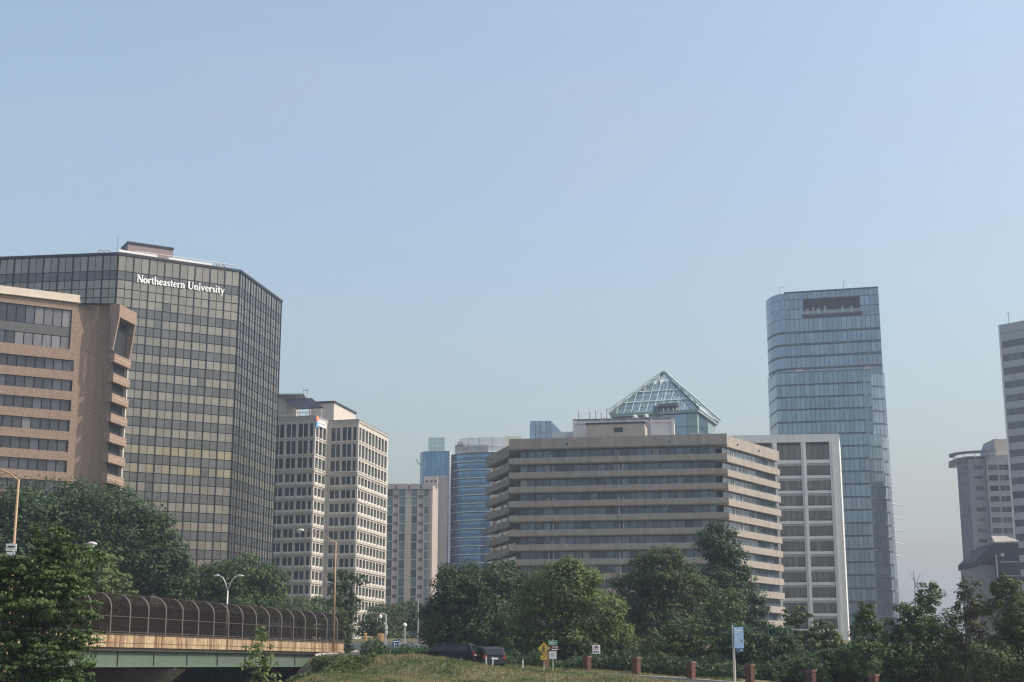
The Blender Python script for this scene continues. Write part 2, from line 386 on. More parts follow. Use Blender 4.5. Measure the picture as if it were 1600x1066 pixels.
    for ch in text:
        if ch == ' ': pen += 0.36 * kx; continue
        w, strokes = GL[ch]; b = MB(); dep = 0.42
        for pts, wd in strokes:
            dep += 0.006
            wd = wd if isinstance(wd, list) else [wd] * len(pts)
            P = [Vector((p[0] * kx, p[1] * cap)) for p in pts]; fr_, bk = [], []
            for i in range(len(P)):
                t = P[min(i + 1, len(P) - 1)] - P[max(i - 1, 0)]
                t = t.normalized() if t.length > 1e-6 else Vector((1, 0)); nn = Vector((-t.y, t.x)) * wd[i] * 0.62 * cap
                for q in (P[i] + nn, P[i] - nn):
                    fr_.append(ff.p(pen + q.x, dep, zb + q.y)); bk.append(ff.p(pen + q.x, 0.3, zb + q.y))
            k = len(fr_); v = fr_ + bk; f = []
            for i in range(len(P) - 1):
                a, c_, d, e = 2 * i, 2 * i + 1, 2 * i + 3, 2 * i + 2
                f += [(a, c_, d, e), (k + a, k + e, k + d, k + c_), (a, e, k + e, k + a), (c_, k + c_, k + d, d)]
            f += [(0, k, k + 1, 1), (k - 2, k - 1, 2 * k - 1, 2 * k - 2)]
            b.add(v, f)
        b.build('letter', letter_white, holder); pen += w * kx
tower_bronze()

# ---------------------------------------------------------------- brick office building at the left edge
def brick_building():
    T = thing('brick_office_building', (-85, 256, 5), 'tan brick office building with ribbon windows and curved end wall', 'office building')
    brick = mat('tan_brick', (0.262, 0.188, 0.145), 0.9, 0, 0.12, 1.2, 4.0, 0.2, 0.24)
    stone = mat('pale_coping_stone', (0.60, 0.52, 0.42), 0.8, 0, 0.08, 0.6)
    win = glass('brick_window', (0.062, 0.066, 0.080), 0.28, 0.10, 4, 0.35)
    blind = glass('brick_window_blind', (0.17, 0.163, 0.172), 0.15, 0.25, 3, 0.18)
    p1 = Vector((-78.8, 254.7)); d = Vector((math.cos(R(29.9)), math.sin(R(29.9)))); L = 28.0
    p0 = p1 - d * L; fr = Fr(p0, p1)
    b = MB(); b.box(fr, 0.3, L - 0.3, 5, 65.6, -20, -0.55); b.build('core', black_in, T)
    b = MB(); b.box(fr, 0, L + 0.25, 66.05, 67.25, -1.6, 0.30); co = b.build('cornice', stone, T)
    boxo('coping', fr, -0.05, L + 0.35, 65.8, 66.05, -1.55, 0.45, stone, co)
    boxo('brick_band', fr, 0, L - 0.9, 64.35, 65.8, -0.7, 0.0, brick, T)
    strips = [(57.1, 55.15)] ; z = 55.15
    wins = []
    for k in range(14):
        wins.append((z, z - 2.05)); strips.append((z - 2.05, z - 3.63)); z -= 3.63
    for zt, zb in strips:
        if zb > 5: boxo('brick_band', fr, 0, L - 0.02, zb, zt, -0.7, 0.0 if zt < 57 else 0.12, brick, T)
    boxo('brick_pier', fr, L - 0.9, L, 57.1, 65.8, -0.7, 0.01, brick, T)
    boxo('spandrel_panel', fr, 0, L - 0.9, 59.45, 61.1, -0.5, -0.28, mat('grey_spandrel', (0.085, 0.085, 0.085), 0.5, 0.2, 0.1), T)
    w = 1.60
    def row(zt, zb, s_end, pblind, tall=False):
        a = s_end
        while a > 1.7:
            r_ = rnd.random()
            if tall and 20 > a > 15.5 and zt > 62:
                boxo('window_pane', fr, a - w + 0.09, a - 0.09, zb + 0.06, zt - 0.06, -0.45, -0.36, win[0], T, R(0.3))
            elif r_ < pblind:
                boxo('window_pane', fr, a - w + 0.09, a - 0.09, zb + 0.06, zt - 0.06, -0.45, -0.36, rnd.choice(blind), T, R(0.3))
            else:
                boxo('window_pane', fr, a - w + 0.09, a - 0.09, zb + 0.06, zt - 0.06, -0.45, -0.36, rnd.choice(win), T, R(0.3))
            a -= w
    row(64.3, 61.15, L - 0.95, 0.75, True); row(59.4, 57.15, L - 0.95, 0.8)
    for zt, zb in wins[:7]: row(zt, zb, L - 0.25, 0.08)
    # concave end wall
    crv = [(-78.8, 254.7), (-77.8, 255.4), (-76.6, 255.95), (-75.3, 256.15), (-74.0, 256.0), (-72.9, 255.65), (-71.9, 255.15), (-70.9, 254.55)]
    back = [(-72.0, 262), (-80, 266)]
    poly_part('curved_wall', crv[:-1] + [(-72.75, 255.75), (-73.6, 262), (-80, 266)], 5, 65.55, brick, T)
    cp = MB(); cp.prism([(x, y - 0.12) for x, y in crv[:-1]] + [(-72.1, 255.6), (-78.7, 255.3)], 65.55, 65.8); cp.build('coping', stone, T)
    # end bay: balconies stacked under a brick hood
    ef = Fr((-71.9, 255.1), (-70.7, 261.6)); E_ = ef.L
    b = MB(); b.box(ef, 0.62, E_, 5, 64.8, -3.2, -0.75); b.build('balcony_recess', black_in, T)
    hood = MB(); hood.box(ef, -0.55, E_, 63.2, 65.55, -0.95, 0.95); hood.build('brick_hood', brick, T)
    b = MB(); b.hexa([ef.p(-0.55, -0.6, 57.0), ef.p(-0.1, -0.6, 57.0), ef.p(-0.55, 0.0, 57.0), ef.p(-0.1, 0.0, 57.0),
                      ef.p(-0.55, -0.6, 63.2), ef.p(-0.1, -0.6, 63.2), ef.p(-0.55, 0.95, 63.2), ef.p(-0.1, 0.95, 63.2)])
    b.build('brick_fin', brick, T)
    b = MB(); b.hexa([ef.p(E_ - 0.4, -0.6, 56.4), ef.p(E_, -0.6, 56.4), ef.p(E_ - 0.4, 0.1, 56.4), ef.p(E_, 0.1, 56.4),
                      ef.p(E_ - 0.4, -0.6, 63.2), ef.p(E_, -0.6, 63.2), ef.p(E_ - 0.4, 0.9, 63.2), ef.p(E_, 0.9, 63.2)])
    b.build('brick_fin', brick, T)
    z = 56.5
    k = 0
    while z > 8:
        p = boxo('balcony_parapet', ef, -0.35, E_ - 0.2, z - 1.55, z, -0.6, 0.42, brick, T)
        boxo('balcony_cap', ef, -0.34, E_ - 0.21, z - 0.78, z - 0.66, 0.3, 0.45, mat('cap_stone', (0.42, 0.33, 0.26), 0.85), p)
        boxo('balcony_pier', ef, E_ - 0.75, E_ - 0.25, z - 3.6, z - 1.56, -0.5, 0.1, mat('pale_frame', (0.45, 0.42, 0.38), 0.7), T)
        boxo('balcony_rail', ef, -0.1, E_ - 0.9, z + 0.28, z + 0.36, 0.2, 0.27, dark_frame, T)
        z -= 3.63; k += 1
brick_building()

# ---------------------------------------------------------------- white precast office building
def precast_building():
    T = thing('precast_office_building', (-48, 380, 5), 'pale precast concrete office building with paired windows and stepped corner', 'office building')
    conc = mat('pale_precast', (0.50, 0.455, 0.40), 0.85, 0, 0.10, 0.5, 0.4, 0.2, 0.08)
    sillm = mat('white_sill', (0.66, 0.62, 0.56), 0.8, 0, 0.08, 0.5)
    win = glass('precast_window', (0.022, 0.042, 0.048), 0.12, 0.08, 4, 0.35)
    ZT = 64.4
    F1 = Fr((-66, 371.45), (-50.5, 367.3)); S1 = Fr((-50.5, 367.3), (-48.3, 375.4)); F2 = Fr((-48.3, 375.35), (-40, 373.1)); RF = Fr((-40, 373.1), (-34.4, 399.4))
    poly = [(-66, 371.45), (-50.5, 367.3), (-48.3, 375.35), (-40, 373.1), (-34.4, 399.4), (-66, 408)]
    def inset(fr, n): return [fr.p(0, -n, 0)[:2], fr.p(fr.L, -n, 0)[:2]]
    cp = [F1.p(0, -.5, 0)[:2], F1.p(F1.L - .5, -.5, 0)[:2], (-48.75, 375.9), F2.p(F2.L - .5, -.5, 0)[:2], RF.p(RF.L, -.5, 0)[:2], (-66, 407)]
    poly_part('core', cp, 5, ZT - 1, black_in, T)
    floors = [(62.4, 58.85), (58.0, 54.5), (53.6, 50.85)]; z = 49.45
    while z > 8: floors.append((z, z - 2.15)); z -= 3.52
    plan = [(F1, [(F1.L - 1.55, F1.L - 0.35, 1)] + [(F1.L - 1.75 - 3.3 * (k + 1) + 0.30, F1.L - 1.75 - 3.3 * k - 0.30, 2) for k in range(4)]),
            (S1, [(0.3 + 2.5 * k, 0.3 + 2.5 * k + 1.95, 1) for k in range(3)]),
            (F2, [(F2.L - 1.5, F2.L - 0.35, 1)] + [(F2.L - 1.7 - 3.1 * (k + 1) + 0.28, F2.L - 1.7 - 3.1 * k - 0.28, 2) for k in range(2)]),
            (RF, [(0.45 + 2.87 * k, 0.45 + 2.87 * k + 2.2, 1) for k in range(9)])]
    for fr, bays in plan:
        bays = sorted(bays)
        # piers between the bays, spandrels between the floors
        edges = [0.0] + [e for a, b_, k in bays for e in (a, b_)] + [fr.L]
        for i in range(0, len(edges), 2):
            if edges[i + 1] - edges[i] > 0.05:
                boxo('pier', fr, edges[i], edges[i + 1], 5, ZT - 0.8, -0.6, 0.0 if fr is not RF else -0.04, conc, T)
        prev = ZT - 0.8
        for i, (zt, zb) in enumerate(floors):
            boxo('spandrel', fr, 0.01, fr.L - 0.01, zt, prev, -0.55, -0.05, conc, T)
            if i >= 2:
                boxo('ledge', fr, 0.0, fr.L, zb - 0.95, zb - 0.62, -0.4, 0.16, conc, T)
            prev = zb
            for a, b_, k in bays:
                boxo('sill', fr, a - 0.06, b_ + 0.06, zb - (0.25 if i < 3 else 0.5), zb, -0.45, 0.14, sillm, T)
                if k == 2:
                    wo = boxo('window', fr, a, (a + b_) / 2 - 0.09, zb, zt, -0.48, -0.38, rnd.choice(win), T, R(0.25))
                    boxo('window', fr, (a + b_) / 2 + 0.09, b_, zb, zt, -0.48, -0.38, rnd.choice(win), T, R(0.25))
                    if i == 0 or True:
                        boxo('window_post', fr, (a + b_) / 2 - 0.09, (a + b_) / 2 + 0.09, zb, zt, -0.5, -0.2, sillm, T)
                else:
                    boxo('window', fr, a, b_, zb, zt, -0.48, -0.38, rnd.choice(win), T, R(0.25))
        boxo('spandrel', fr, 0.01, fr.L - 0.01, 5, prev, -0.55, -0.05, conc, T)
        boxo('cornice', fr, -0.1, fr.L + 0.1, ZT - 0.8, ZT - 0.35, -0.7, 0.14, conc, T)
        boxo('coping', fr, -0.12, fr.L + 0.12, ZT - 0.35, ZT, -0.7, 0.2, grey_metal, T)
    poly_part('roof', cp, ZT - 1, ZT - 0.5, roof_grey, T)
    # roof plant and canopy
    pf = Fr((-54.5, 383), (-47.6, 381.2)); pr = Fr((-47.6, 381.2), (-43.7, 399))
    b = MB(); b.prism([(-54.5, 383), (-47.6, 381.2), (-43.7, 399), (-54.5, 402)], ZT - .5, 70.2); ph = b.build('penthouse', conc, T)
    b = MB(); b.prism([(-54.8, 382.7), (-47.4, 380.9), (-43.4, 399.2), (-54.8, 402.3)], 70.2, 70.7); b.build('coping', dark_frame, ph)
    b = MB(); b.cube(-62.5, -57.2, 378, 384, ZT - .5, 71.4); b.build('roof_plant_room', conc, T)
    b = MB(); b.cube(-62.7, -55.0, 376.5, 384.2, 71.4, 71.8); b.build('plant_room_roof', grey_metal, T)
    sol = mat('dark_canopy', (0.012, 0.015, 0.024), 0.6, 0.0, 0.1, 1, 1, 0.2)
    b = MB(); b.hexa([(-55.6, 367.9, 66.0), (-48.6, 366.9, 66.2), (-60.5, 377.5, 70.3), (-53.0, 376.8, 70.5), (-55.6, 367.9, 66.22), (-48.6, 366.9, 66.42), (-60.5, 377.5, 70.5), (-53.0, 376.8, 70.7)])
    b.build('roof_canopy', sol, T)
    for x, y, zt in ((-55.4, 368.4, 66.1), (-49.2, 369, 66.4), (-59.8, 376.6, 69.8), (-53.2, 376.2, 70.1)):
        b = MB(); b.tube([(x, y, ZT - .4), (x, y, zt)], 0.09, 6); b.build('canopy_post', white_metal, T)
    for a in range(0, 14, 2):
        boxo('roof_railing_post', F1, 1 + a, 1.08 + a, ZT, ZT + 1.1, -0.9, -0.8, grey_metal, T)
    boxo('roof_railing', F1, 0.5, F1.L, ZT + 1.05, ZT + 1.15, -0.9, -0.8, grey_metal, T)
    for x, h in ((-57.0, 73.6), (-55.7, 73.8), (-54.6, 73.4)):
        b = MB(); b.tube([(x, 380, 70), (x, 380, h)], 0.07, 5); b.build('antenna', grey_metal, T)
    b = MB(); b.cube(-55.8, -54.4, 380, 380.15, 73.3, 73.5); b.build('antenna_bar', grey_metal, T)
    sg = boxo('sign_panel', S1, 1.3, 6.6, 61.9, 63.5, 0.1, 0.22, mat('sign_white2', (0.78, 0.78, 0.78), 0.5, 0, 0), T)
    boxo('logo_mark', S1, 0.0, 1.3, 62.9, 64.3, 0.12, 0.26, mat('logo_orange', (0.72, 0.22, 0.07), 0.5, 0, 0), sg)
    boxo('logo_mark', S1, 0.0, 1.3, 61.3, 62.9, 0.12, 0.26, mat('logo_blue', (0.10, 0.33, 0.62), 0.5, 0, 0), sg)
    for k in range(5):
        boxo('sign_stroke', S1, 2.0 + 0.85 * k, 2.5 + 0.85 * k, 62.4, 63.0, 0.2, 0.24, mat('sign_ink', (0.25, 0.27, 0.3), 0.6, 0, 0), sg)
precast_building()

# ---------------------------------------------------------------- hotel block with teal windows
def hotel():
    T = thing('hotel_building', (-30, 476, 6), 'pinkish grey panel hotel with columns of teal windows', 'hotel')
    panel = mat('pink_grey_panel', (0.42, 0.36, 0.325), 0.85, 0, 0.06, 0.4, 1, 0.2, 0.05)
    panel2 = mat('cornice_panel', (0.36, 0.315, 0.29), 0.85, 0, 0.06, 0.4)
    vent = mat('brown_vent', (0.15, 0.115, 0.11), 0.8, 0, 0.1)
    teal = glass('teal_window', (0.15, 0.21, 0.21), 0.25, 0.10, 4, 0.45)
    fr = Fr((-44, 470), (-26.0, 470)); L = fr.L; Z = 57.6
    b = MB(); b.box(fr, 0, L, 5, Z, -14, -0.45); b.build('core', panel, T)
    off = -44 + 40.4
    k = 0.0391; x0 = 3.6 - 85 * k    # zoomed pixels to metres along the front
    def S(p): return x0 + p * k
    cols = [(85, 125), (180, 230), (285, 330), (390, 440)]
    piers = [(40, 82), (127, 133), (172, 180), (230, 284), (330, 340), (380, 389), (441, 458)]
    for a, e in piers: boxo('pier', fr, S(a), S(e), 5, Z, -0.46, 0.0, panel, T)
    boxo('pier', fr, 0, S(38), 5, Z, -0.46, 0.0, panel, T)
    for a, e in ((60, 150), (160, 255), (265, 355), (368, 459)):
        boxo('cornice_panel', fr, S(a), S(e), Z, Z + 1.75, -0.8, 0.35, panel2, T)
    boxo('parapet', fr, 0, L, Z, Z + 1.5, -0.9, -0.1, dark_frame, T)
    z = Z - 0.1
    while z > 10:
        for a, e in cols:
            w = boxo('window', fr, S(a), S(e), z - 2.3, z, -0.44, -0.30, rnd.choice(teal), T, R(0.3))
            boxo('transom', fr, S(a), S(e), z - 2.42, z - 2.30, -0.44, -0.15, white_metal, T)
            boxo('spandrel_glass', fr, S(a), S(e), z - 2.9, z - 2.42, -0.44, -0.30, teal[2], T)
        for a, e in ((133, 172), (340, 380)):
            boxo('wall_panel', fr, S(a), S(e), z - 1.75, z, -0.44, -0.12, panel, T)
            boxo('vent_panel', fr, S(a), S(e), z - 2.9, z - 1.75, -0.44, -0.2, vent, T)
        z -= 2.9
    sf = Fr((-26.0, 470), (-24.35, 477.6)); b = MB(); b.box(sf, 0.01, sf.L, 5, Z + 1.2, -3, 0.0); b.build('side_wall', panel, T)
    tf = Fr((-24.9, 478.0), (-21.2, 477.2))
    grey = mat('grey_block_wall', (0.36, 0.35, 0.335), 0.9, 0, 0.08, 0.4, 1, .2, .05)
    b = MB(); b.prism([tf.p(0, 0, 0)[:2], tf.p(tf.L, 0, 0)[:2], (-21.7, 487), (-24.9, 487)], 5, 63.1); st = b.build('stair_tower', grey, T)
    zz = 60
    while zz > 10:
        boxo('block_joint', tf, 0.02, tf.L - 0.02, zz, zz + 0.12, -0.05, 0.012, mat('joint', (0.24, 0.23, 0.22), 0.9), st); zz -= 2.9
    b = MB(); b.cube(-29.0, -24.6, 474, 482, Z + 1, 62.3); rp = b.build('roof_plant_room', panel, T)
    for x in (-28.3, -26.8, -25.4):
        b = MB(); b.cube(x, x + 0.7, 473.9, 474.1, 60.4, 61.0); b.build('vent_hole', black_in, rp)
hotel()

# ---------------------------------------------------------------- blue curved glass tower
def blue_tower():
    T = thing('curved_glass_tower', (-18, 612, 6), 'blue curved glass tower with white floor bands behind the hotel', 'office tower')
    blue = glass('blue_glass', (0.12, 0.255, 0.42), 0.72, 0.08, 3, 0.12)
    blue2 = glass('blue_glass_dark', (0.06, 0.145, 0.26), 0.65, 0.08, 3, 0.15)
    band = mat('white_floor_band', (0.55, 0.58, 0.60), 0.6, 0.1, 0.05)
    fl = Fr((-37.2, 600.5), (-26.2, 599.5))
    poly_part('core', [(-38.6, 605), (-37.0, 600.9), (-26, 599.9), (-26, 625), (-38.6, 625)], 5, 89.0, dark_frame, T)
    n = 6; w = fl.L / n; z = 88.6
    while z > 8:
        for c in range(n):
            boxo('glass_panel', fl, c * w + 0.06, (c + 1) * w - 0.06, z - 3.42, z, 0.02, 0.12, rnd.choice(blue), T, R(0.3))
        z -= 3.5
    sf = Fr((-38.6, 605.0), (-37.2, 600.5)); boxo('side_glass', sf, 0, sf.L, 8, 88.6, 0, 0.1, blue2[1], T)
    boxo('corner_fin', Fr((-26.2, 599.4), (-25.4, 599.3)), 0, 0.4, 5, 89.2, -2.5, 0.2, band, T)
    arc = []
    for k in range(25):
        t = k / 24; a = R(200 + 110 * t)
        arc.append((-8 + 20.5 * math.cos(a) * 0.95 + 0.25, 610.5 + 13.0 * math.sin(a)))
    def ring(off): 
        out = []
        for i, p in enumerate(arc):
            q0 = Vector(arc[max(0, i - 1)]); q1 = Vector(arc[min(len(arc) - 1, i + 1)]); t = (q1 - q0).normalized()
            out.append((p[0] + t.y * off, p[1] - t.x * off))
        return out
    tail = [(10, 626), (-25, 626)]
    poly_part('curved_core', ring(-0.3) + tail, 5, 88.3, dark_frame, T)
    z = 87.9; fi = 0
    while z > 30:
        b = MB(); rg = ring(0.0); r2 = ring(-0.2)
        for i in range(24):
            for h0, h1, mi in ((z - 1.5, z - 0.35, 0), (z - 3.1, z - 1.6, 1)):
                a0 = Vector(rg[i]); a1 = Vector(rg[i + 1]); g_ = (a1 - a0) * 0.06
                f = Fr(a0 + g_, a1 - g_); b.cur = (rnd.randrange(3) if mi == 0 else 3 + rnd.randrange(3))
                b.box(f, 0, f.L, h0, h1, -0.15, 0.02)
        o = b.build('glass_band', blue + blue2, T); o['kind'] = 'stuff'
        rb = ring(0.45); poly_part('floor_band', rb + ring(-0.25)[::-1], z - 3.42, z - 3.1, band, T)
        z -= 3.5; fi += 1
    # roof: pale green glass box and pipe screen
    pale = seethrough('pale_green_glass', (0.50, 0.70, 0.67), 0.75, 0.15, 0.1)
    b = MB(); b.cube(-35.0, -28.2, 601.5, 608, 89.0, 94.9); gb = b.build('roof_glass_box', pale, T)
    for x in (-35.0, -33.3, -31.6, -29.9, -28.25):
        b = MB(); b.tube([(x, 601.4, 89), (x, 601.4, 95.0)], 0.10, 5); b.build('glazing_bar', band, gb)
    for zz in (91.0, 93.0, 95.0):
        b = MB(); b.tube([(-35.1, 601.38, zz), (-28.1, 601.38, zz)], 0.10, 5); b.build('glazing_bar', band, gb)
    scr = seethrough('roof_screen_mesh', (0.42, 0.42, 0.42), 0.45, 0.7)
    inner = ring(-3.0)[3:]
    b = MB()
    for i in range(len(inner) - 1):
        p, q = inner[i], inner[i + 1]; b.add([(p[0], p[1], 89.2), (q[0], q[1], 89.2), (q[0], q[1], 94.4), (p[0], p[1], 94.4)], [(0, 1, 2, 3)])
    so = b.build('roof_screen', scr, T)
    for i in range(0, len(inner), 4):
        p = inner[i]; b = MB(); b.tube([(p[0], p[1] - .2, 88.5), (p[0], p[1] - .2, 94.8)], 0.16, 6); b.build('screen_post', grey_metal, so)
    for zz in (94.7, 91.0):
        b = MB(); b.tube([(p[0], p[1] - .25, zz) for p in inner], 0.15, 6); b.build('screen_rail', grey_metal, so)
    b = MB(); b.cube(-24, -10, 604, 612, 88.3, 92.2); b.build('roof_plant_room', mat('plant_grey', (0.34, 0.33, 0.33), 0.8), T)
    b = MB(); b.cube(-23, -20.5, 603, 604, 92.2, 93.4); b.build('roof_unit', mat('plant_grey', (0.34, 0.33, 0.33), 0.8), T)
    b = MB(); b.tube([(-38.6, 604, 84.0), (-39.6, 603, 84.6), (-40.0, 602.5, 86.0)], 0.2, 6); b.build('davit_arm', band, T)
blue_tower()

# ---------------------------------------------------------------- banded concrete office building in the middle
def banded_building():
    T = thing('banded_office_building', (25, 318, 5), 'wide brown grey office building with stacked concrete bands, seen behind the trees', 'office building')
    conc = mat('brown_grey_concrete', (0.30, 0.265, 0.232), 0.88, 0, 0.17, 0.9, 0.22, 0.2, 0.10)
    win = glass('band_window', (0.085, 0.118, 0.155), 0.40, 0.07, 6, 0.48); blind = glass('band_blind', (0.22, 0.235, 0.245), 0.2, 0.2, 2, 0.15)
    pale = mat('window_white_post', (0.42, 0.45, 0.47), 0.6, 0, 0.05)
    A, B_ = (-0.7, 306.2), (44.7, 298.3)
    FF = Fr(A, B_); LF = Fr((-6.2, 334.4), (-0.7, 315.2)); RF = Fr((44.3, 299.6), (60.2, 323.8))
    core = [(-4.6, 334), (0.9, 314.3), (2.3, 307.6), FF.p(43.2, -1.7, 0)[:2], (45.5, 303.6), (58.8, 323.8), (50, 340), (0, 345)]
    poly_part('core', core, 5, 46.0, black_in, T)
    poly_part('roof', core, 46.0, 47.0, roof_grey, T)
    bands = [(48.8, 46.42)]; z = 44.65
    while z > 7: bands.append((z, z - 1.40)); z -= 3.05
    fp = [A, B_, (45.25, 301.3), (42, 303.5), (3.5, 311.5), (0.2, 315.6), (-0.7, 315.2)]
    fpb = [FF.p(0.9, -0.25, 0)[:2], FF.p(FF.L - 1.9, -0.25, 0)[:2], (43.6, 301.4), (42, 303.0), (3.5, 311), (0.8, 315.4), (0.1, 315.0)]
    for i, (zt, zb) in enumerate(bands):
        b = MB(); b.prism(fp, zb + 0.22, zt); b.prism(fpb, zb, zb + 0.219, fp); b.build('concrete_band', conc, T)
        b = MB(); b.prism([LF.p(0, 0, 0)[:2], LF.p(LF.L, 0, 0)[:2], LF.p(LF.L, -1.6, 0)[:2], LF.p(0, -1.6, 0)[:2]], zb, zt - 0.003); b.build('concrete_band', conc, T)
        b = MB(); b.prism([RF.p(0, 0, 0)[:2], RF.p(RF.L, 0, 0)[:2], RF.p(RF.L, -1.6, 0)[:2], RF.p(0, -1.6, 0)[:2]], zb, zt - 0.004); b.build('concrete_band', conc, T)
    for i, (zt, zb) in enumerate(bands[:10]):
        for k in range(1, 8): boxo('panel_joint', FF, k * 5.75, k * 5.75 + 0.05, zb + 0.24, zt - 0.02, -0.02, 0.006, dark_frame, T)
    GF = Fr(FF.p(2.2, -1.55, 0)[:2], FF.p(43.6, -1.55, 0)[:2])
    GL_ = Fr(LF.p(0, -1.3, 0)[:2], LF.p(LF.L + 1.0, -1.3, 0)[:2]); GR = Fr(RF.p(0.8, -0.9, 0)[:2], RF.p(RF.L - 0.4, -0.9, 0)[:2])
    cnt = 0; rest = MB()
    for i in range(len(bands) - 1):
        zt, zb = bands[i][1], bands[i + 1][0]
        for fr, nc in ((GF, 25), (GR, 13), (GL_, 9)):
            w = fr.L / nc
            for c in range(nc):
                m = rnd.choice(win) if rnd.random() > 0.07 else rnd.choice(blind)
                if i < 9 and fr is not GL_ and cnt < 300 and not (fr is GF and i > 7):
                    cnt += 1; boxo('window_pane', fr, c * w + 0.08, (c + 1) * w - 0.08, zb + 0.05, zt - 0.05, -0.12, 0.0, m, T, R(0.3))
                else:
                    rest.cur = (win + blind).index(m); rest.box(fr, c * w + 0.08, (c + 1) * w - 0.08, zb + 0.05, zt - 0.05, -0.12, rnd.uniform(0, .02))
        for a in ((6.7, 21.0) if i % 2 == 0 else (6.0, 7.0, 21.0, 21.8)):
            boxo('window_post', GF, a, a + 0.22, zb, zt - (0.9 if i % 3 == 0 else 0.02), 0.02, 0.12, pale, T)
        boxo('window_post', GR, 5.2 + (i % 2) * 4, 5.45 + (i % 2) * 4, zb, zt, 0.02, 0.12, pale, T)
        for a in (2.5, 9.3, 14.4): boxo('window_post', GL_, a, a + 0.22, zb, zt - 0.4 * (i % 3), 0.02, 0.12, pale, T)
    rest.build('window_pane_field', win + blind, T)['kind'] = 'stuff'
    # rooftop
    tan = mat('tan_penthouse', (0.34, 0.295, 0.245), 0.88, 0, 0.08, 0.6)
    scr = mat('pale_plant_screen', (0.55, 0.535, 0.52), 0.8, 0, 0.05, 0.5)
    pf = Fr((16.9, 324.5), (29.9, 322.2))
    b = MB(); b.box(pf, 0, pf.L, 46.9, 54.9, -7, 0); ph = b.build('penthouse', tan, T)
    boxo('coping', pf, -0.15, pf.L + 0.1, 54.9, 55.3, -7.1, 0.15, dark_frame, ph)
    boxo('louver', pf, 6.2, 8.3, 53.0, 54.1, -0.1, 0.06, dark_frame, ph)
    sf = Fr((14.2, 333), (37.4, 330)); b = MB(); b.box(sf, 0, sf.L, 46.9, 57.3, -10, -0.1); ss = b.build('plant_screen', scr, T)
    boxo('screen_cap', sf, -0.1, sf.L + 0.1, 57.3, 57.6, -10.1, 0.12, mat('screen_cap_dark', (0.2, 0.19, 0.19), 0.7), ss)
    for a in (0, 6.4, 12.6, 17.9, 22.8): boxo('screen_rib', sf, a, a + 0.55, 46.9, 57.28, -0.1, 0.25, scr, ss)
    boxo('screen_rail', sf, 0, sf.L, 56.5, 57.0, -0.1, 0.15, scr, ss)
    sr = Fr((37.4, 330), (38.4, 338)); boxo('screen_return', sr, 0.02, 8, 46.9, 57.25, -0.6, 0.0, scr, ss)
    b = MB(); b.cube(-1.6, 2.2, 333, 338, 46, 53.6); b.build('roof_plant_room', mat('cream_plant', (0.60, 0.57, 0.47), 0.8), T)
    for x, h in ((15.6, 59.6), (18.2, 59.4), (19.6, 59.8), (20.9, 59.2), (22.2, 60.4)):
        b = MB(); b.tube([(x, 334, 57.3), (x, 334, h)], 0.12, 5); b.build('antenna', mat('antenna_grey', (0.3, 0.3, 0.3), 0.6), T)
    for x in (11.2, 32.0):
        b = MB(); b.tube([(x, 304, 46.6), (x + .35, 303.6, 47.6)], 0.06, 5)
    b = MB(); b.cube(39.5, 42.8, 318, 321, 46.9, 51.9); b.build('roof_hatch', mat('plant_grey', (0.34, 0.33, 0.33), 0.8), T)
    # wall lights on the parapet
    for fr, s_ in ((FF, 12.5), (FF, 34.0), (RF, 6.5), (RF, 17.5), (LF, 6.0)):
        boxo('wall_light', fr, s_, s_ + 0.3, 47.3, 47.6, 0.0, 0.28, dark_frame, T)
banded_building()

# ---------------------------------------------------------------- white framed office building
def white_grid_building():
    T = thing('white_office_building', (66, 360, 5), 'white framed office building with brown windows right of the banded building', 'office building')
    wht = mat('white_stone', (0.66, 0.65, 0.62), 0.75, 0, 0.06, 0.6, 0.3, 0.3, 0.04)
    grey = mat('grey_reveal', (0.40, 0.41, 0.41), 0.7, 0, 0.05)
    win = glass('brown_window', (0.125, 0.108, 0.092), 0.22, 0.12, 4, 0.25)
    fr = Fr((53.6, 353.0), (79.8, 349.9)); L = fr.L
    b = MB(); b.box(fr, 0.2, L - 0.2, 5, 56, -22, -0.75); b.build('core', black_in, T)
    b = MB(); b.box(fr, 0, L, 54.95, 56.9, -22, 0.05); b.build('header', wht, T)
    cols = [(3.2, 4.4), (10.2, 11.4), (17.15, 18.35)]
    for a, e in cols:
        boxo('column', fr, a, e, 5, 54.95, -0.8, 0.0, wht, T)
        boxo('column_rib', fr, a + 0.45, e - 0.45, 5, 54.95, 0.0, 0.18, wht, T)
    b = MB(); b.box(fr, 24.0, L, 5, 54.95, -22, 0.02); b.build('corner_column', wht, T)
    boxo('column_rib', fr, 24.5, 25.0, 5, 54.95, 0.02, 0.16, wht, T)
    rows = [(54.3, 50.6)]; z = 49.2
    while z > 8: rows.append((z, z - 2.42)); z -= 3.67
    gaps = [(0.1, 3.2), (4.4, 10.2), (11.4, 17.15), (18.35, 24.0)]
    prev = 54.95
    for i, (zt, zb) in enumerate(rows):
        for a, e in gaps:
            if i > 0:
                boxo('spandrel', fr, a, e, zt + 0.55, prev - 0.0, -0.75, -0.18, wht, T)
                boxo('spandrel_reveal', fr, a, e, zt, zt + 0.55, -0.75, -0.38, grey, T)
            w = (e - a) / 4
            fo = boxo('window', fr, a, e, zb, zt, -0.72, -0.62, dark_frame, T)
            for c in range(4):
                boxo('pane', fr, a + c * w + 0.10, a + (c + 1) * w - 0.10, zb + (0.42 if i and c in (0, 3) else 0.07), zt - 0.07, -0.62, -0.56, rnd.choice(win), fo, R(0.25))
        prev = zb
    sf = Fr((79.8, 349.95), (84.9, 371)); boxo('side_wall', sf, 0.02, sf.L, 5, 56.85, -0.6, 0.03, wht, T)
white_grid_building()

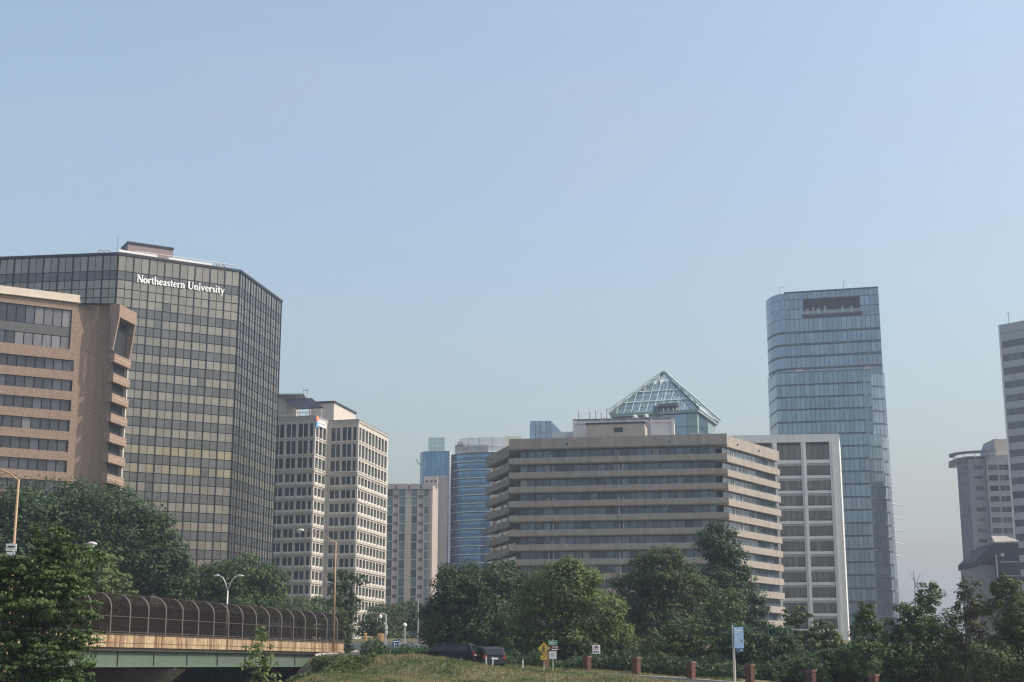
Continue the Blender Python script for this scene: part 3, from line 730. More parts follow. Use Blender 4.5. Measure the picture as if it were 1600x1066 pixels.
# ---------------------------------------------------------------- tall blue grey glass tower
def glass_tower():
    T = thing('tall_glass_tower', (110, 500, 6), 'tallest blue grey glass tower with recessed terrace near its top', 'office tower')
    gl = glass('steel_glass', (0.215, 0.270, 0.335), 0.80, 0.09, 5, 0.13)
    gl2 = glass('steel_glass_low', (0.195, 0.270, 0.325), 0.78, 0.09, 5, 0.17)
    slab = mat('slab_line', (0.055, 0.075, 0.10), 0.5, 0.3, 0.05)
    fin = mat('steel_fin', (0.10, 0.13, 0.17), 0.5, 0.4, 0.05)
    def skin(fr, zt, zb, hs, wpane, mats, name, parent, hole=None):
        nc = max(1, round(fr.L / wpane)); w = fr.L / nc
        if not (hole and not (zb >= hole[3] - .3 or zt <= hole[2] + .3)):
            b = MB()
            for c in range(nc):
                b.cur = rnd.randrange(len(mats)); b.box(fr, c * w + 0.06, (c + 1) * w - 0.06, zb + 0.05, zt - 0.05, -0.1, rnd.uniform(0, 0.03))
            o = b.build(name, mats, parent); o['kind'] = 'stuff'
        else:
            b = MB()
            for c in range(nc):
                if (c + 0.5) * w < hole[0] or (c + 0.5) * w > hole[1]:
                    b.cur = rnd.randrange(len(mats)); b.box(fr, c * w + 0.06, (c + 1) * w - 0.06, zb + 0.05, zt - 0.05, -0.1, rnd.uniform(0, 0.03))
            o = b.build(name, mats, parent); o['kind'] = 'stuff'
    ZT = 129.8
    UF = Fr((95.9, 494.0), (127.1, 486.0)); hole = (6.5, 26.0, 121.4, 127.0)
    # curved left flank of the upper part
    cu = [(95.6, 526), (92.0, 509)] + [(91.4 + 4.5 * (1 - math.cos(R(90) * k / 8)), 505 - 11 * math.sin(R(90) * k / 8)) for k in range(9)]
    poly_part('upper_core', [(UF.p(6, -3.5, 0)[:2])] + [UF.p(26.5, -3.5, 0)[:2], (131, 505), (128, 525), (96, 525), (94.5, 510)], 60, ZT - 0.6, slab, T)
    for (a, e) in ((0.6, 6.4), (26.1, UF.L - 0.1)):
        boxo('upper_core', UF, a, e, 60, ZT - 0.6, -4, -0.15, slab, T)
    boxo('upper_core', UF, 6.4, 26.1, 60, 121.4, -4, -0.15, slab, T); boxo('upper_core', UF, 6.4, 26.1, 127.0, ZT - 0.6, -4, -0.15, slab, T)
    zs = [128.9, 127.2, 123.7, 120.1, 115.6]
    z = 111.25
    while z > 60: zs.append(z); z -= 4.3
    levels = [(ZT - 0.2, 127.2)] + [(zs[k], zs[k + 1]) for k in range(1, len(zs) - 1)]
    curve_frames = [Fr(cu[k], cu[k + 1]) for k in range(len(cu) - 1)]
    RT = Fr((127.1, 486.0), (131.8, 504.0))
    for zt, zb in levels:
        gap = 0.75 if zt < 116 else 0.12
        skin(UF, zt - gap, zb, 0, 1.62, gl, 'glass_band', T, hole)
        skin(RT, zt - gap, zb, 0, 1.62, gl, 'glass_band', T)
        for cf in curve_frames:
            boxo('curved_glass', cf, 0.01, cf.L - 0.01, zb + 0.05, zt - gap, -0.3, 0.0, rnd.choice(gl), T)
        if zt < 116:
            boxo('slab_edge', UF, 0.05, UF.L, zt - 0.42, zt - 0.2, -0.1, 0.12, fin, T)
    boxo('roof_edge', UF, 0, UF.L, ZT - 0.2, ZT + 0.25, -4, 0.1, slab, T)
    poly_part('roof', cu + [(96.5, 494.2), (110, 497), (128, 490), (131, 505), (128, 524), (96, 524)], ZT - 0.6, ZT - 0.3, roof_grey, T)
    poly_part('curved_core', [(x + 0.25, y + 0.05) for x, y in cu] + [(97.0, 496), (99.0, 524)], 60, ZT - 0.62, slab, T)
    # terrace
    boxo('terrace_tray', UF, 5.9, 26.6, 120.75, 121.4, -3.4, 0.75, mat('terrace_dark', (0.03, 0.038, 0.05), 0.5), T)
    boxo('terrace_balustrade', UF, 6.0, 26.5, 121.4, 122.7, 0.55, 0.6, seethrough('clear_glass', (0.45, 0.55, 0.55), 0.3, 0.1), T)
    boxo('terrace_back', UF, 6.4, 26.1, 121.4, 127.0, -3.6, -3.45, mat('terrace_glass', (0.012, 0.02, 0.03), 0.6, 0.0, 0.1, 0.5, 1, 0.1), T)
    for a, e, z0, z1 in ((7.2, 8.2, 121.4, 124), (9.5, 10.1, 121.4, 124.4), (11, 12, 121.4, 124), (13.5, 14.2, 121.4, 124.6), (15, 18, 121.5, 122.5), (19.5, 20.1, 121.4, 124.2), (22.5, 23.2, 121.4, 124.2)):
        boxo('terrace_planter', UF, a, e, z0, z1, -2.2, -1.8, mat('terrace_pale', (0.35, 0.42, 0.40), 0.6), T)
    for a, h in ((24.5, 133.3),):
        b = MB(); b.tube([UF.p(a - 4, -3, ZT), UF.p(a - 4, -3, h), UF.p(a - 3, -3, h + 0.2)], 0.12, 5); b.build('roof_davit', grey_metal, T)
    b = MB(); b.tube([(95.2, 498, ZT), (95.2, 498, 132.8), (97, 498, 133.2)], 0.12, 5); b.build('roof_davit', grey_metal, T)
    # projecting lower tier, stepping outwards in three facets
    ZL = 99.6
    LF_ = Fr((90.5, 486.5), (121.6, 480.0)); LL = Fr((89.9, 499), (90.5, 486.5))
    MF = Fr((118.0, 480.3), (124.6, 482.3)); R2 = Fr((121.8, 483.8), (127.6, 485.0))
    poly_part('lower_core', [(90.3, 499), (90.8, 486.9), (119.0, 481.0), (121.6, 484.3), (127.1, 485.5), (127.3, 505), (93.0, 512)], 5, ZL - 0.5, slab, T)
    z = ZL; lev = 0
    while z > 10:
        sh = 0.22 * math.floor(lev / 2)
        zt = z - (0.5 if lev else 0.25); zb = z - 4.3
        e1 = LF_.L if lev < 5 else LF_.L - 2.2
        f1 = Fr(LF_.p(0, 0.02 * lev, 0)[:2], LF_.p(e1, 0.02 * lev, 0)[:2])
        skin(f1, zt, zb, 0, 1.62, gl2, 'glass_band', T)
        boxo('slab_edge', f1, 0, e1, zt + 0.05, zt + 0.25, -0.1, 0.15, fin, T)
        skin(LL, zt, zb, 0, 2.0, gl2, 'glass_band', T); boxo('slab_edge', LL, 0, LL.L, zt + 0.05, zt + 0.25, -0.1, 0.12, fin, T)
        if lev >= 5:
            f2 = Fr(LF_.p(e1, 0.25, 0)[:2], (124.4 + 0.03 * lev, 481.2)); skin(f2, zt - 0.35, zb - 0.35, 0, 1.5, gl2, 'glass_band', T)
            boxo('slab_edge', f2, 0, f2.L, zt - 0.3, zt - 0.1, -0.1, 0.15, fin, T)
        f3 = Fr((121.9 if lev < 5 else 124.4 + 0.03 * lev, 483.6), (127.3 + 0.035 * lev, 484.9)); skin(f3, zt - 0.7, zb - 0.7, 0, 1.4, gl, 'glass_band', T)
        boxo('slab_edge', f3, 0, f3.L, zt - 0.62, zt - 0.4, -0.1, 0.2, fin, T)
        if lev in (9, 10, 11, 12, 13, 14):
            b = MB(); b.tube([(127.6, 486, z - 2.0), (131.2, 487, z - 2.5)], [0.22, 0.08], 5); b.build('side_bracket', mat('bracket_grey', (0.5, 0.51, 0.52), 0.6), T)
        z -= 4.3; lev += 1
    boxo('tier_roof', LF_, 0, LF_.L, ZL - 0.2, ZL + 0.1, -6, 0.08, roof_grey, T)
    for a in (7.0, 29.5): boxo('terrace_box', LF_, a, a + 2.0, ZL, ZL + 0.9, -1.2, -0.4, mat('pale_frame', (0.45, 0.42, 0.38), 0.7), T)
glass_tower()

# ---------------------------------------------------------------- building with the glass pyramid roof
def pyramid_building():
    T = thing('pyramid_roof_building', (46, 442, 6), 'glass building with a pale green glass pyramid roof', 'office building')
    frame = mat('pale_green_steel', (0.25, 0.34, 0.335), 0.5, 0.2, 0.06)
    darkst = mat('dark_green_steel', (0.09, 0.12, 0.125), 0.5, 0.3, 0.06)
    pg = glass('pyramid_glass', (0.27, 0.345, 0.34), 0.70, 0.14, 4, 0.16)
    bg = glass('body_glass', (0.20, 0.28, 0.36), 0.7, 0.1, 4, 0.14)
    cx, cy, hs, rot = 47.4, 443.0, 13.9, R(-20)
    def pt(u, v, z): return Vector((cx + u * math.cos(rot) - v * math.sin(rot), cy + u * math.sin(rot) + v * math.cos(rot), z))
    zb, za = 76.2, 90.4
    c = [pt(-hs, -hs, zb), pt(hs, -hs, zb), pt(hs, hs, zb), pt(-hs, hs, zb)]; ap = pt(0, 0, za)
    # body
    b = MB(); b.prism([tuple(pt(u, v, 0)[:2]) for u, v in ((-12.6, -12.9), (13.0, -12.9), (13.0, 13), (-12.6, 13))], 6, 75.4); b.build('core', darkst, T)
    fb = Fr(pt(-12.6, -12.95, 0)[:2], pt(13.0, -12.95, 0)[:2])
    for k, (a, e, m) in enumerate(((0, 1.6, frame), (1.7, 9.3, bg[0]), (9.4, 13.4, bg[1]), (13.5, 18.0, bg[2]), (18.1, 22.6, bg[3]), (22.7, 25.5, frame))):
        z = 75.2
        while z > 50:
            boxo('facade_panel', fb, a, e, z - 3.8, z - 0.15, -0.1, 0.06, m, T, R(0.2)); z -= 3.9
    sr = Fr(pt(13.05, -12.9, 0)[:2], pt(13.05, 12.5, 0)[:2])
    for a, e, m in ((0, 2.0, frame), (2.1, 14.5, bg[0]), (14.6, 25.3, frame)):
        z = 75.2
        while z > 50: boxo('side_panel', sr, a, e, z - 3.8, z - 0.12, -0.2, 0.05, m, T); z -= 3.9
    b = MB(); b.prism([tuple(pt(u, v, 0)[:2]) for u, v in ((13.2, 9.0), (15.4, 9.4), (15.4, 13), (13.2, 13))], 6, 71.4); b.build('side_bay', frame, T)
    boxo('eaves', Fr(pt(-13.6, -13.6, 0)[:2], pt(13.7, -13.6, 0)[:2]), 0, 27.3, 75.4, 76.1, -3, 0.1, frame, T); boxo('eaves', Fr(pt(13.7, -13.55, 0)[:2], pt(13.7, 13.6, 0)[:2]), 0.12, 27.1, 75.45, 76.05, -3, 0.1, frame, T)
    # glazed slopes: rows of panes on the front and the two sides
    def slope(A, B, name, n):
        for r_ in range(6):
            t0, t1 = r_ / 7.5, (r_ + 0.93) / 7.5
            b = MB()
            a0, a1 = A.lerp(ap, t0), A.lerp(ap, t1); b0, b1 = B.lerp(ap, t0), B.lerp(ap, t1)
            nc = max(3, n - 2 * r_)
            nrm = (B - A).cross(ap - A).normalized()
            if nrm.z < 0: nrm = -nrm
            for k in range(nc):
                u0, u1 = (k + 0.05) / nc, (k + 0.95) / nc
                q = [a0.lerp(b0, u0), a0.lerp(b0, u1), a1.lerp(b1, u1), a1.lerp(b1, u0)]
                b.cur = rnd.randrange(4); lo = [x - nrm * 0.15 for x in q]
                b.add(q + lo, [(0, 1, 2, 3), (7, 6, 5, 4), (0, 4, 5, 1), (1, 5, 6, 2), (2, 6, 7, 3), (3, 7, 4, 0)])
            o = b.build(name, pg, T); o['kind'] = 'stuff'
            if r_ in (2, 4):
                b = MB(); b.tube([a0 + nrm * .12, b0 + nrm * .12], 0.28, 5); b.build('slope_rail', mat('pale_white_green', (0.42, 0.50, 0.49), 0.6), T)
    slope(c[0], c[1], 'slope_glazing', 18); slope(c[1], c[2], 'slope_glazing', 16); slope(c[3], c[0], 'slope_glazing', 16)
    for k in range(4):
        q = c[k]; out = (q - pt(0, 0, zb)); out.z = 0; out.normalize()
        for off, rad, m, up in ((0.0, 0.26, darkst, 0.35), (0.8, 0.26, frame, 1.0)):
            b = MB(); b.tube([q + out * off + Vector((0, 0, up)), ap + out * off * 0.4 + Vector((0, 0, up))], rad, 6); b.build('hip_beam', m, T)
        for j in range(1, 12):
            t = j / 12; p0 = q.lerp(ap, t) + Vector((0, 0, 0.3)); p1 = q.lerp(ap, min(1, t + (0.06 if j % 2 else -0.03))) + out * (0.8 - 0.45 * t) + Vector((0, 0, 1.0))
            b = MB(); b.tube([p0, p1], 0.17, 4); b.build('hip_strut', frame, T)
    pwg = mat('pale_white_green', (0.42, 0.50, 0.49), 0.6)
    for A_, B_ in ((c[0], c[1]), (c[1], c[2])):          # lattice over the slopes, denser in the open tip
        nrm = (B_ - A_).cross(ap - A_).normalized(); nrm = nrm if nrm.z > 0 else -nrm
        for j in range(1, 12):
            p = A_.lerp(B_, j / 12); f_ = 2 * min(j, 12 - j) / 12
            b = MB(); b.tube([p + nrm * .2, p + (ap - (A_ + B_) / 2) * f_ + nrm * .2], 0.07, 4); b.build('glazing_bar', frame, T)
        for j in range(5):
            a = A_.lerp(ap, 0.70); d_ = B_.lerp(ap, 0.70); p = a.lerp(d_, j / 4)
            for k in (-1, 1):
                e_ = A_.lerp(ap, 0.92).lerp(B_.lerp(ap, 0.92), min(1, max(0, j / 4 + 0.5 * k)))
                b = MB(); b.tube([p + nrm * .3, e_ + nrm * .3], 0.12, 4); b.build('tip_lattice', pwg, T)
    cr = Fr(pt(1, -13.1, 0)[:2], pt(8, -13.1, 0)[:2])
    boxo('dark_louver', cr, -1.0, 0.3, 73.6, 78.0, -3, 0.9, darkst, T); boxo('dark_louver', cr, 0.4, 6.5, 77.6, 78.6, -2, 0.6, darkst, T)
    for u in (-5.5, -2.0):
        b = MB(); b.lathe(pt(u, -15, 74.2), [(0.1, 0), (0.75, 0.25), (0.75, 0.9), (0.2, 1.2)], sides=10); b.build('satellite_dish', white_metal, T)
pyramid_building()

T = thing('glass_annex', (9, 405, 6), 'small blue glass rooftop block left of the plant screen', 'building')
ag = glass('annex_glass', (0.26, 0.33, 0.44), 0.7, 0.1, 4, 0.12)
b = MB(); b.cube(5.1, 11.0, 400.2, 409, 6, 68.4); b.build('core', mat('annex_frame', (0.12, 0.15, 0.2), 0.5, 0.2), T)
af = Fr((5.0, 400), (11.1, 400))
for zz in range(5):
    for c_ in range(4):
        boxo('glass_pane', af, c_ * 1.525 + 0.06, (c_ + 1) * 1.525 - 0.06, 68.4 - (zz + 1) * 1.7 + 0.06, 68.4 - zz * 1.7, 0.0, 0.12, rnd.choice(ag), T, R(.3))
b = MB(); b.hexa([(11.15, 400.5, 60), (15.5, 400.5, 60), (11.15, 408, 60), (15.5, 408, 60), (11.15, 400.5, 68.2), (14.0, 400.5, 65.2), (11.15, 408, 68.2), (14.0, 408, 65.2)]); b.build('sloped_glass', ag[2], T)
b = MB(); b.cube(11.2, 17.2, 399, 400, 6, 65.2); b.build('low_wall', mat('annex_panel', (0.35, 0.38, 0.42), 0.7), T)
b = MB(); b.cube(17.25, 19.2, 398.5, 400, 6, 66.6); b.build('low_tower', mat('annex_panel2', (0.40, 0.41, 0.42), 0.7), T)

# ---------------------------------------------------------------- right edge buildings
def banded_tower():
    T = thing('banded_tower', (156, 412, 6), 'tall grey tower with dark ribbon windows cut off by the right edge', 'office tower')
    pan = mat('grey_metal_panel', (0.33, 0.345, 0.355), 0.55, 0.25, 0.06, 0.8, 0.1)
    win = glass('tower_ribbon', (0.05, 0.07, 0.09), 0.35, 0.1, 3, 0.25)
    fr = Fr((142.0, 410.0), (164.0, 386.2))
    b = MB(); b.box(fr, 0.15, fr.L, 5, 97.9, -20, -0.35); b.build('core', black_in, T)
    boxo('parapet_panel', fr, 0, fr.L, 93.35, 98.4, -20, 0.0, pan, T)
    boxo('panel_joint', fr, 0, fr.L, 95.7, 95.82, -0.1, 0.02, dark_frame, T)
    z = 93.35
    while z > 8:
        for c in range(10):
            boxo('window', fr, 0.1 + c * 2.0, 2.0 + c * 2.0, z - 2.0, z, -0.34, -0.2, rnd.choice(win), T, R(0.3))
        for c in range(6):
            boxo('wall_panel', fr, 0.0 + c * 3.4, 3.36 + c * 3.4, z - 3.97, z - 2.0, -0.34, 0.0, pan, T)
        z -= 3.97
    boxo('corner_trim', Fr((141.7, 410.3), (142.0, 410.0)), 0, 0.4, 5, 98.4, -0.4, 0.2, white_metal, T)
    b = MB(); b.tube([(145.5, 412, 98.4), (145.5, 412, 102.2)], 0.1, 5); b.lathe((145.5, 412, 102.2), [(0.1, 0), (0.35, .2), (0.1, .5)], sides=8); b.build('mast', grey_metal, T)
banded_tower()

def condo():
    T = thing('apartment_tower', (146, 455, 6), 'grey apartment tower with a curved ring canopy on its roof', 'apartment tower')
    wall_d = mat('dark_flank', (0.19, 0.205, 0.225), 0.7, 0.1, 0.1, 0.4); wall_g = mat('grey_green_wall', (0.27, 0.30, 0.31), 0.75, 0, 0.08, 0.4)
    wall_l = mat('pale_green_wall', (0.38, 0.42, 0.425), 0.7, 0, 0.06, 0.4); beige = mat('beige_plant', (0.42, 0.37, 0.32), 0.85)
    win = glass('condo_glass', (0.13, 0.17, 0.19), 0.35, 0.1, 4, 0.45)
    f1 = Fr((141.1, 445.0), (146.3, 444.4)); f2 = Fr((146.3, 443.6), (157, 442.4)); fl = Fr((139.0, 449.5), (141.05, 445.0))
    b = MB(); b.box(f1, 0, f1.L, 5, 63.9, -18, 0); b.build('front_wall', wall_g, T)
    b = MB(); b.box(f2, 0, f2.L, 5, 65.0, -18, 0); b.build('front_wall', wall_l, T)
    b = MB(); b.prism([(139.0, 449.5), (141.05, 445.0), (144.5, 462), (143.3, 462)], 5, 63.0); b.build('side_wall', wall_d, T)
    z = 62.0; k = 0
    while z > 8:
        boxo('floor_joint', fl, 0.05, fl.L - 0.05, z - 2.5, z - 2.38, -0.05, 0.03, dark_frame, T)
        if k % 2 == 0: boxo('window', fl, 3.4, 4.6, z - 1.5, z - 0.1, -0.05, 0.04, win[k % 4], T)
        for a, e in ((1.5 + .12 * (k % 3), 4.3 - .2 * (k % 2)),):
            boxo('window', f1, a, e, z - 1.35 + .25 * (k % 2), z, -0.05, 0.05, rnd.choice(win), T)
        for a, e in ((0.5, 3.2), (3.7, 5.0), (5.1, 6.4), (6.5, 7.6), (8.2, 10.2)):
            boxo('window', f2, a, e, z - 1.75, z, -0.05, 0.05, rnd.choice(win), T)
            boxo('sill', f2, a, e, z - 1.9, z - 1.76, -0.05, 0.12, white_metal, T)
        z -= 3.24; k += 1
    b = MB(); b.cube(150.0, 156, 446, 456, 64.9, 70.4); b.build('plant_room', beige, T)
    b = MB(); b.hexa([(148.0, 447, 64.9), (149.95, 446.2, 64.9), (148.0, 456, 64.9), (149.95, 456, 64.9), (149.2, 447, 68.6), (149.95, 446.2, 70.3), (149.2, 456, 68.6), (149.95, 456, 70.3)]); b.build('plant_slope', wall_g, T)
    ring = [(147.4 + 10.2 * math.cos(t), 450 + 8.0 * math.sin(t)) for t in [R(150 + 130 * k / 20) for k in range(21)]]
    rin = [(147.4 + 8.8 * math.cos(t), 450 + 6.7 * math.sin(t)) for t in [R(150 + 130 * k / 20) for k in range(21)]]
    poly_part('ring_canopy', ring + rin[::-1], 65.6, 66.3, mat('canopy_steel', (0.16, 0.18, 0.2), 0.5, 0.3), T)
    for i in (2, 6, 10, 14, 18):
        p = rin[i]; b = MB(); b.tube([(p[0] + .2, p[1] + .2, 62.9), (p[0], p[1], 65.7)], 0.13, 5); b.build('canopy_strut', grey_metal, T)
    poly_part('glass_storey', [(139.0, 450), (141.2, 445.6), (150, 445), (150, 458), (139, 458)], 62.9, 64.9, win[0], T)
condo()

T = thing('slate_gable_building', (121, 366, 6), 'dark slate building with sloping roof at the foot of the grey towers', 'building')
slate = mat('dark_slate', (0.014, 0.021, 0.034), 0.7, 0.0, 0.12, 0.5, 1, 0.15)
b = MB(); b.add([(119.6, 360, 6), (125.0, 359.4, 6), (125.0, 359.4, 31.2), (119.6, 360, 31.0), (119.6, 376, 6), (125, 376, 6), (125, 376, 31.2), (119.6, 376, 31.0)],
                [(0, 1, 2, 3), (5, 4, 7, 6), (1, 5, 6, 2), (4, 0, 3, 7), (3, 2, 6, 7), (4, 5, 1, 0)]); b.build('front_wall', slate, T)
b = MB(); b.hexa([(119.3, 359.7, 31.1), (125.2, 359.1, 31.3), (121.6, 369, 33.3), (125.2, 369, 33.3), (119.3, 359.7, 31.4), (125.2, 359.1, 31.6), (121.6, 369, 33.7), (125.2, 369, 33.7)]); b.build('roof', mat('pale_roof', (0.30, 0.265, 0.22), 0.85), T)
b = MB(); b.add([(114.2, 360.6, 26.6), (119.55, 360.1, 31.3), (119.55, 360.1, 28.0), (114.2, 360.6, 25.2), (114.2, 374, 26.6), (119.55, 374, 31.3), (119.55, 374, 28.0), (114.2, 374, 25.2)],
                [(0, 3, 2, 1), (4, 5, 6, 7), (0, 1, 5, 4), (3, 7, 6, 2), (0, 4, 7, 3), (1, 2, 6, 5)]); b.build('side_roof', slate, T)
b = MB(); b.cube(114.5, 119.5, 361.5, 373, 6, 25.9); b.build('side_wall', mat('slate_wall_pale', (0.13, 0.14, 0.15), 0.8), T)
b = MB(); b.cube(119.3, 119.58, 359.7, 360.0, 20, 28.2); b.build('corner_trim', grey_metal, T)
for i, zz in enumerate((19.6, 23.0, 26.4)):
    b = MB(); b.cube(120.2, 124.6, 359.35, 359.5, zz, zz + 0.18); b.build('string_course', grey_metal, T)
b = MB(); b.cube(120.5, 121.3, 359.3, 359.6, 27.8, 28.6); b.build('wall_vent', grey_metal, T)

# ---------------------------------------------------------------- bridge
BP0, BDIR = Vector((-32.27, 120.0)), Vector((0.2625, 0.9649)).normalized()
BF = Fr(BP0 - BDIR * 48, BP0 + BDIR * 50)
def SB(t): return t + 48
def bridge():
    T = thing('road_bridge', (-26, 140, -4), 'concrete and green steel road bridge with curved brown mesh fence', 'bridge')
    conc = mat('stained_parapet', (0.155, 0.082, 0.042), 0.9, 0, 0, 2.3, 0.07, 0.2, 0.20, (0.42, 0.32, 0.20), (0.40, 0.58))
    green = mat('green_girder_paint', (0.095, 0.135, 0.10), 0.6, 0, 0.12, 1.0, 0.3, 0.4, 0.08)
    bare = mat('pale_girder_end', (0.40, 0.38, 0.30), 0.7, 0, 0.1, 1.0, 0.3)
    pierm = mat('pier_concrete', (0.20, 0.185, 0.165), 0.9, 0, 0.15, 0.8, 0.3, 0.2, 0.1)
    rust = mat('brown_fence_steel', (0.075, 0.060, 0.052), 0.7, 0.2, 0.15, 3)
    railm = mat('galvanised_rail', (0.17, 0.155, 0.14), 0.6, 0.3, 0.1, 2)
    meshm = seethrough('fence_wire_mesh', (0.016, 0.012, 0.011), 0.80, 0.9)
    meshm.node_tree.nodes['Principled BSDF'].inputs['Specular IOR Level'].default_value = 0.0
    zt = 4.15; L = BF.L
    t = -48.0; k = 0
    while t < 49.9:
        e = min(t + 6.1, 50)
        boxo('parapet_panel', BF, SB(t) + 0.015, SB(e) - 0.015, 3.05, zt - 0.08, -0.45, 0.0, conc, T)
        boxo('parapet_panel', BF, SB(t) + 0.015, SB(e) - 0.015, 3.05, zt, -12.4, -12.0, conc, T)
        t = e; k += 1
    boxo('parapet_groove', BF, 0, L, 3.38, 3.42, 0.0, 0.012, rust, T)
    boxo('parapet_coping', BF, 0, L, zt - 0.08, zt + 0.02, -0.5, 0.05, rust, T)
    boxo('deck', BF, 0, L, 2.78, 3.4, -12.2, -0.25, pierm, T)
    for n0 in (-0.75, -4.4, -8.0, -11.7):
        g_ = boxo('girder', BF, 0.5, SB(45.2), 1.55, 2.78, n0, n0 + 0.16, green, T)
        boxo('girder_flange', BF, 0.5, SB(45.2), 1.46, 1.56, n0 - 0.18, n0 + 0.34, green, g_)
        boxo('girder_flange', BF, 0.5, SB(45.2), 2.68, 2.775, n0 - 0.14, n0 + 0.30, green, g_)
        if n0 == -0.75:
            boxo('girder_end', BF, SB(45.22), SB(49.0), 1.46, 2.775, n0 - 0.1, n0 + 0.17, bare, T)
            for s_ in range(0, 92, 6): boxo('stiffener', BF, s_ + 1.5, s_ + 1.54, 1.56, 2.68, n0 + 0.16, n0 + 0.29, green, g_)
    boxo('abutment', BF, SB(49.1), SB(51.5), -5, 3.04, -12.3, -0.1, pierm, T)
    b = MB(); b.hexa([BF.p(SB(48.2), -0.2, -4), BF.p(SB(51.5), -0.2, -4), BF.p(SB(47.2), 4.2, -4), BF.p(SB(49.2), 4.4, -4),
                      BF.p(SB(49.1), -0.2, 2.7), BF.p(SB(51.5), -0.2, 2.7), BF.p(SB(48.0), 4.2, 0.2), BF.p(SB(49.0), 4.4, 0.2)]); b.build('wing_wall', pierm, T)
    boxo('added_shade_wall', BF, 0, SB(49), -6, 2.75, -11.2, -10.6, mat('shade_wall_dark', (0.10, 0.095, 0.09), 0.95, 0, 0.2, 0.8), T)  # dark wall added under the deck's far side so the underpass looks shaded
    for t0 in (11.5, -20.0):                            # hammerhead piers
        b = MB(); b.hexa([BF.p(SB(t0) - 0.9, -9.5, 0.1), BF.p(SB(t0) + 0.9, -9.5, 0.1), BF.p(SB(t0) - 0.9, -1.5, 0.1), BF.p(SB(t0) + 0.9, -1.5, 0.1),
                          BF.p(SB(t0) - 0.9, -12.2, 1.3), BF.p(SB(t0) + 0.9, -12.2, 1.3), BF.p(SB(t0) - 0.9, 0.1, 1.3), BF.p(SB(t0) + 0.9, 0.1, 1.3)])
        b.hexa([BF.p(SB(t0) - 0.75, -8, -5), BF.p(SB(t0) + 0.75, -8, -5), BF.p(SB(t0) - 0.75, -3, -5), BF.p(SB(t0) + 0.75, -3, -5),
                BF.p(SB(t0) - 0.75, -8, 0.2), BF.p(SB(t0) + 0.75, -8, 0.2), BF.p(SB(t0) - 0.75, -3, 0.2), BF.p(SB(t0) + 0.75, -3, 0.2)])
        p = b.build('pier', pierm, T)
        for n0 in (-0.68, -4.33): boxo('bearing', BF, SB(t0) - 0.25, SB(t0) + 0.25, 1.3, 1.46, n0 - 0.15, n0 + 0.15, rust, p)
    # mesh fence, both sides, bent inwards at the top
    prof = [(0, 0.0), (0, 2.0)] + [(-1.15 * (1 - math.cos(a)), 2.0 + 1.2 * math.sin(a)) for a in [R(90) * i / 7 for i in range(1, 8)]]
    for side, n0, sg in ((0, -0.12, 1), (1, -12.2, -1)):
        b = MB(); v = []; 
        for s_ in (0, L):
            for dn, dz in prof: v.append(BF.p(s_, n0 + sg * dn, zt + 0.05 + dz))
        q = len(prof); b.add(v, [(i, i + q, i + q + 1, i + 1) for i in range(q - 1)])
        fo = b.build('fence_mesh', meshm, T)
        t = -46.5
        while t < 50:
            b = MB(); b.tube([BF.p(SB(t), n0 + sg * (dn + 0.06), zt - 0.1 + dz + (0.1 if i else 0)) for i, (dn, dz) in enumerate(prof)], 0.065 if side == 0 else 0.05, 6)
            b.build('fence_post', railm if side == 0 else rust, fo); t += 3.05
        for dn, dz in ((0.02, 1.35), (-1.15, 3.22), (0.02, 0.12)):
            boxo('fence_rail', BF, 0, L, zt + dz, zt + dz + 0.06, n0 + sg * dn - 0.03, n0 + sg * dn + 0.03, rust, fo)
    boxo('guard_rail', BF, 0, SB(48), zt + 0.62, zt + 0.78, -1.0, -0.9, railm, T)
    t = -46
    while t < 48:
        b = MB(); b.tube([BF.p(SB(t), -0.5, zt - 0.1), BF.p(SB(t) - 0.35, -0.92, zt + 0.7)], 0.07, 5); b.build('guard_rail_post', railm, T); t += 1.53
bridge()

# ---------------------------------------------------------------- trees
bark = mat('bark', (0.075, 0.060, 0.048), 0.95, 0, 0.25, 3, 0.4)
LM = {
 'dark': leafmat('leaf_dark', (0.028, 0.056, 0.022), (0.076, 0.126, 0.048), .28),
 'mid': leafmat('leaf_mid', (0.040, 0.078, 0.025), (0.100, 0.156, 0.052), .30),
 'light': leafmat('leaf_light', (0.070, 0.108, 0.032), (0.145, 0.190, 0.060), .28),
 'bright': leafmat('leaf_bright', (0.085, 0.125, 0.042), (0.170, 0.215, 0.085), .3),
 'brown': leafmat('leaf_brown', (0.045, 0.058, 0.026), (0.110, 0.095, 0.050), .25),
 'dark_warm': leafmat('leaf_dark_warm', (0.035, 0.058, 0.018), (0.090, 0.128, 0.042), .28),
 'dark_cool': leafmat('leaf_dark_cool', (0.023, 0.052, 0.025), (0.064, 0.118, 0.054), .28),
 'olive': leafmat('leaf_olive', (0.052, 0.078, 0.026), (0.115, 0.145, 0.050), .25),
}
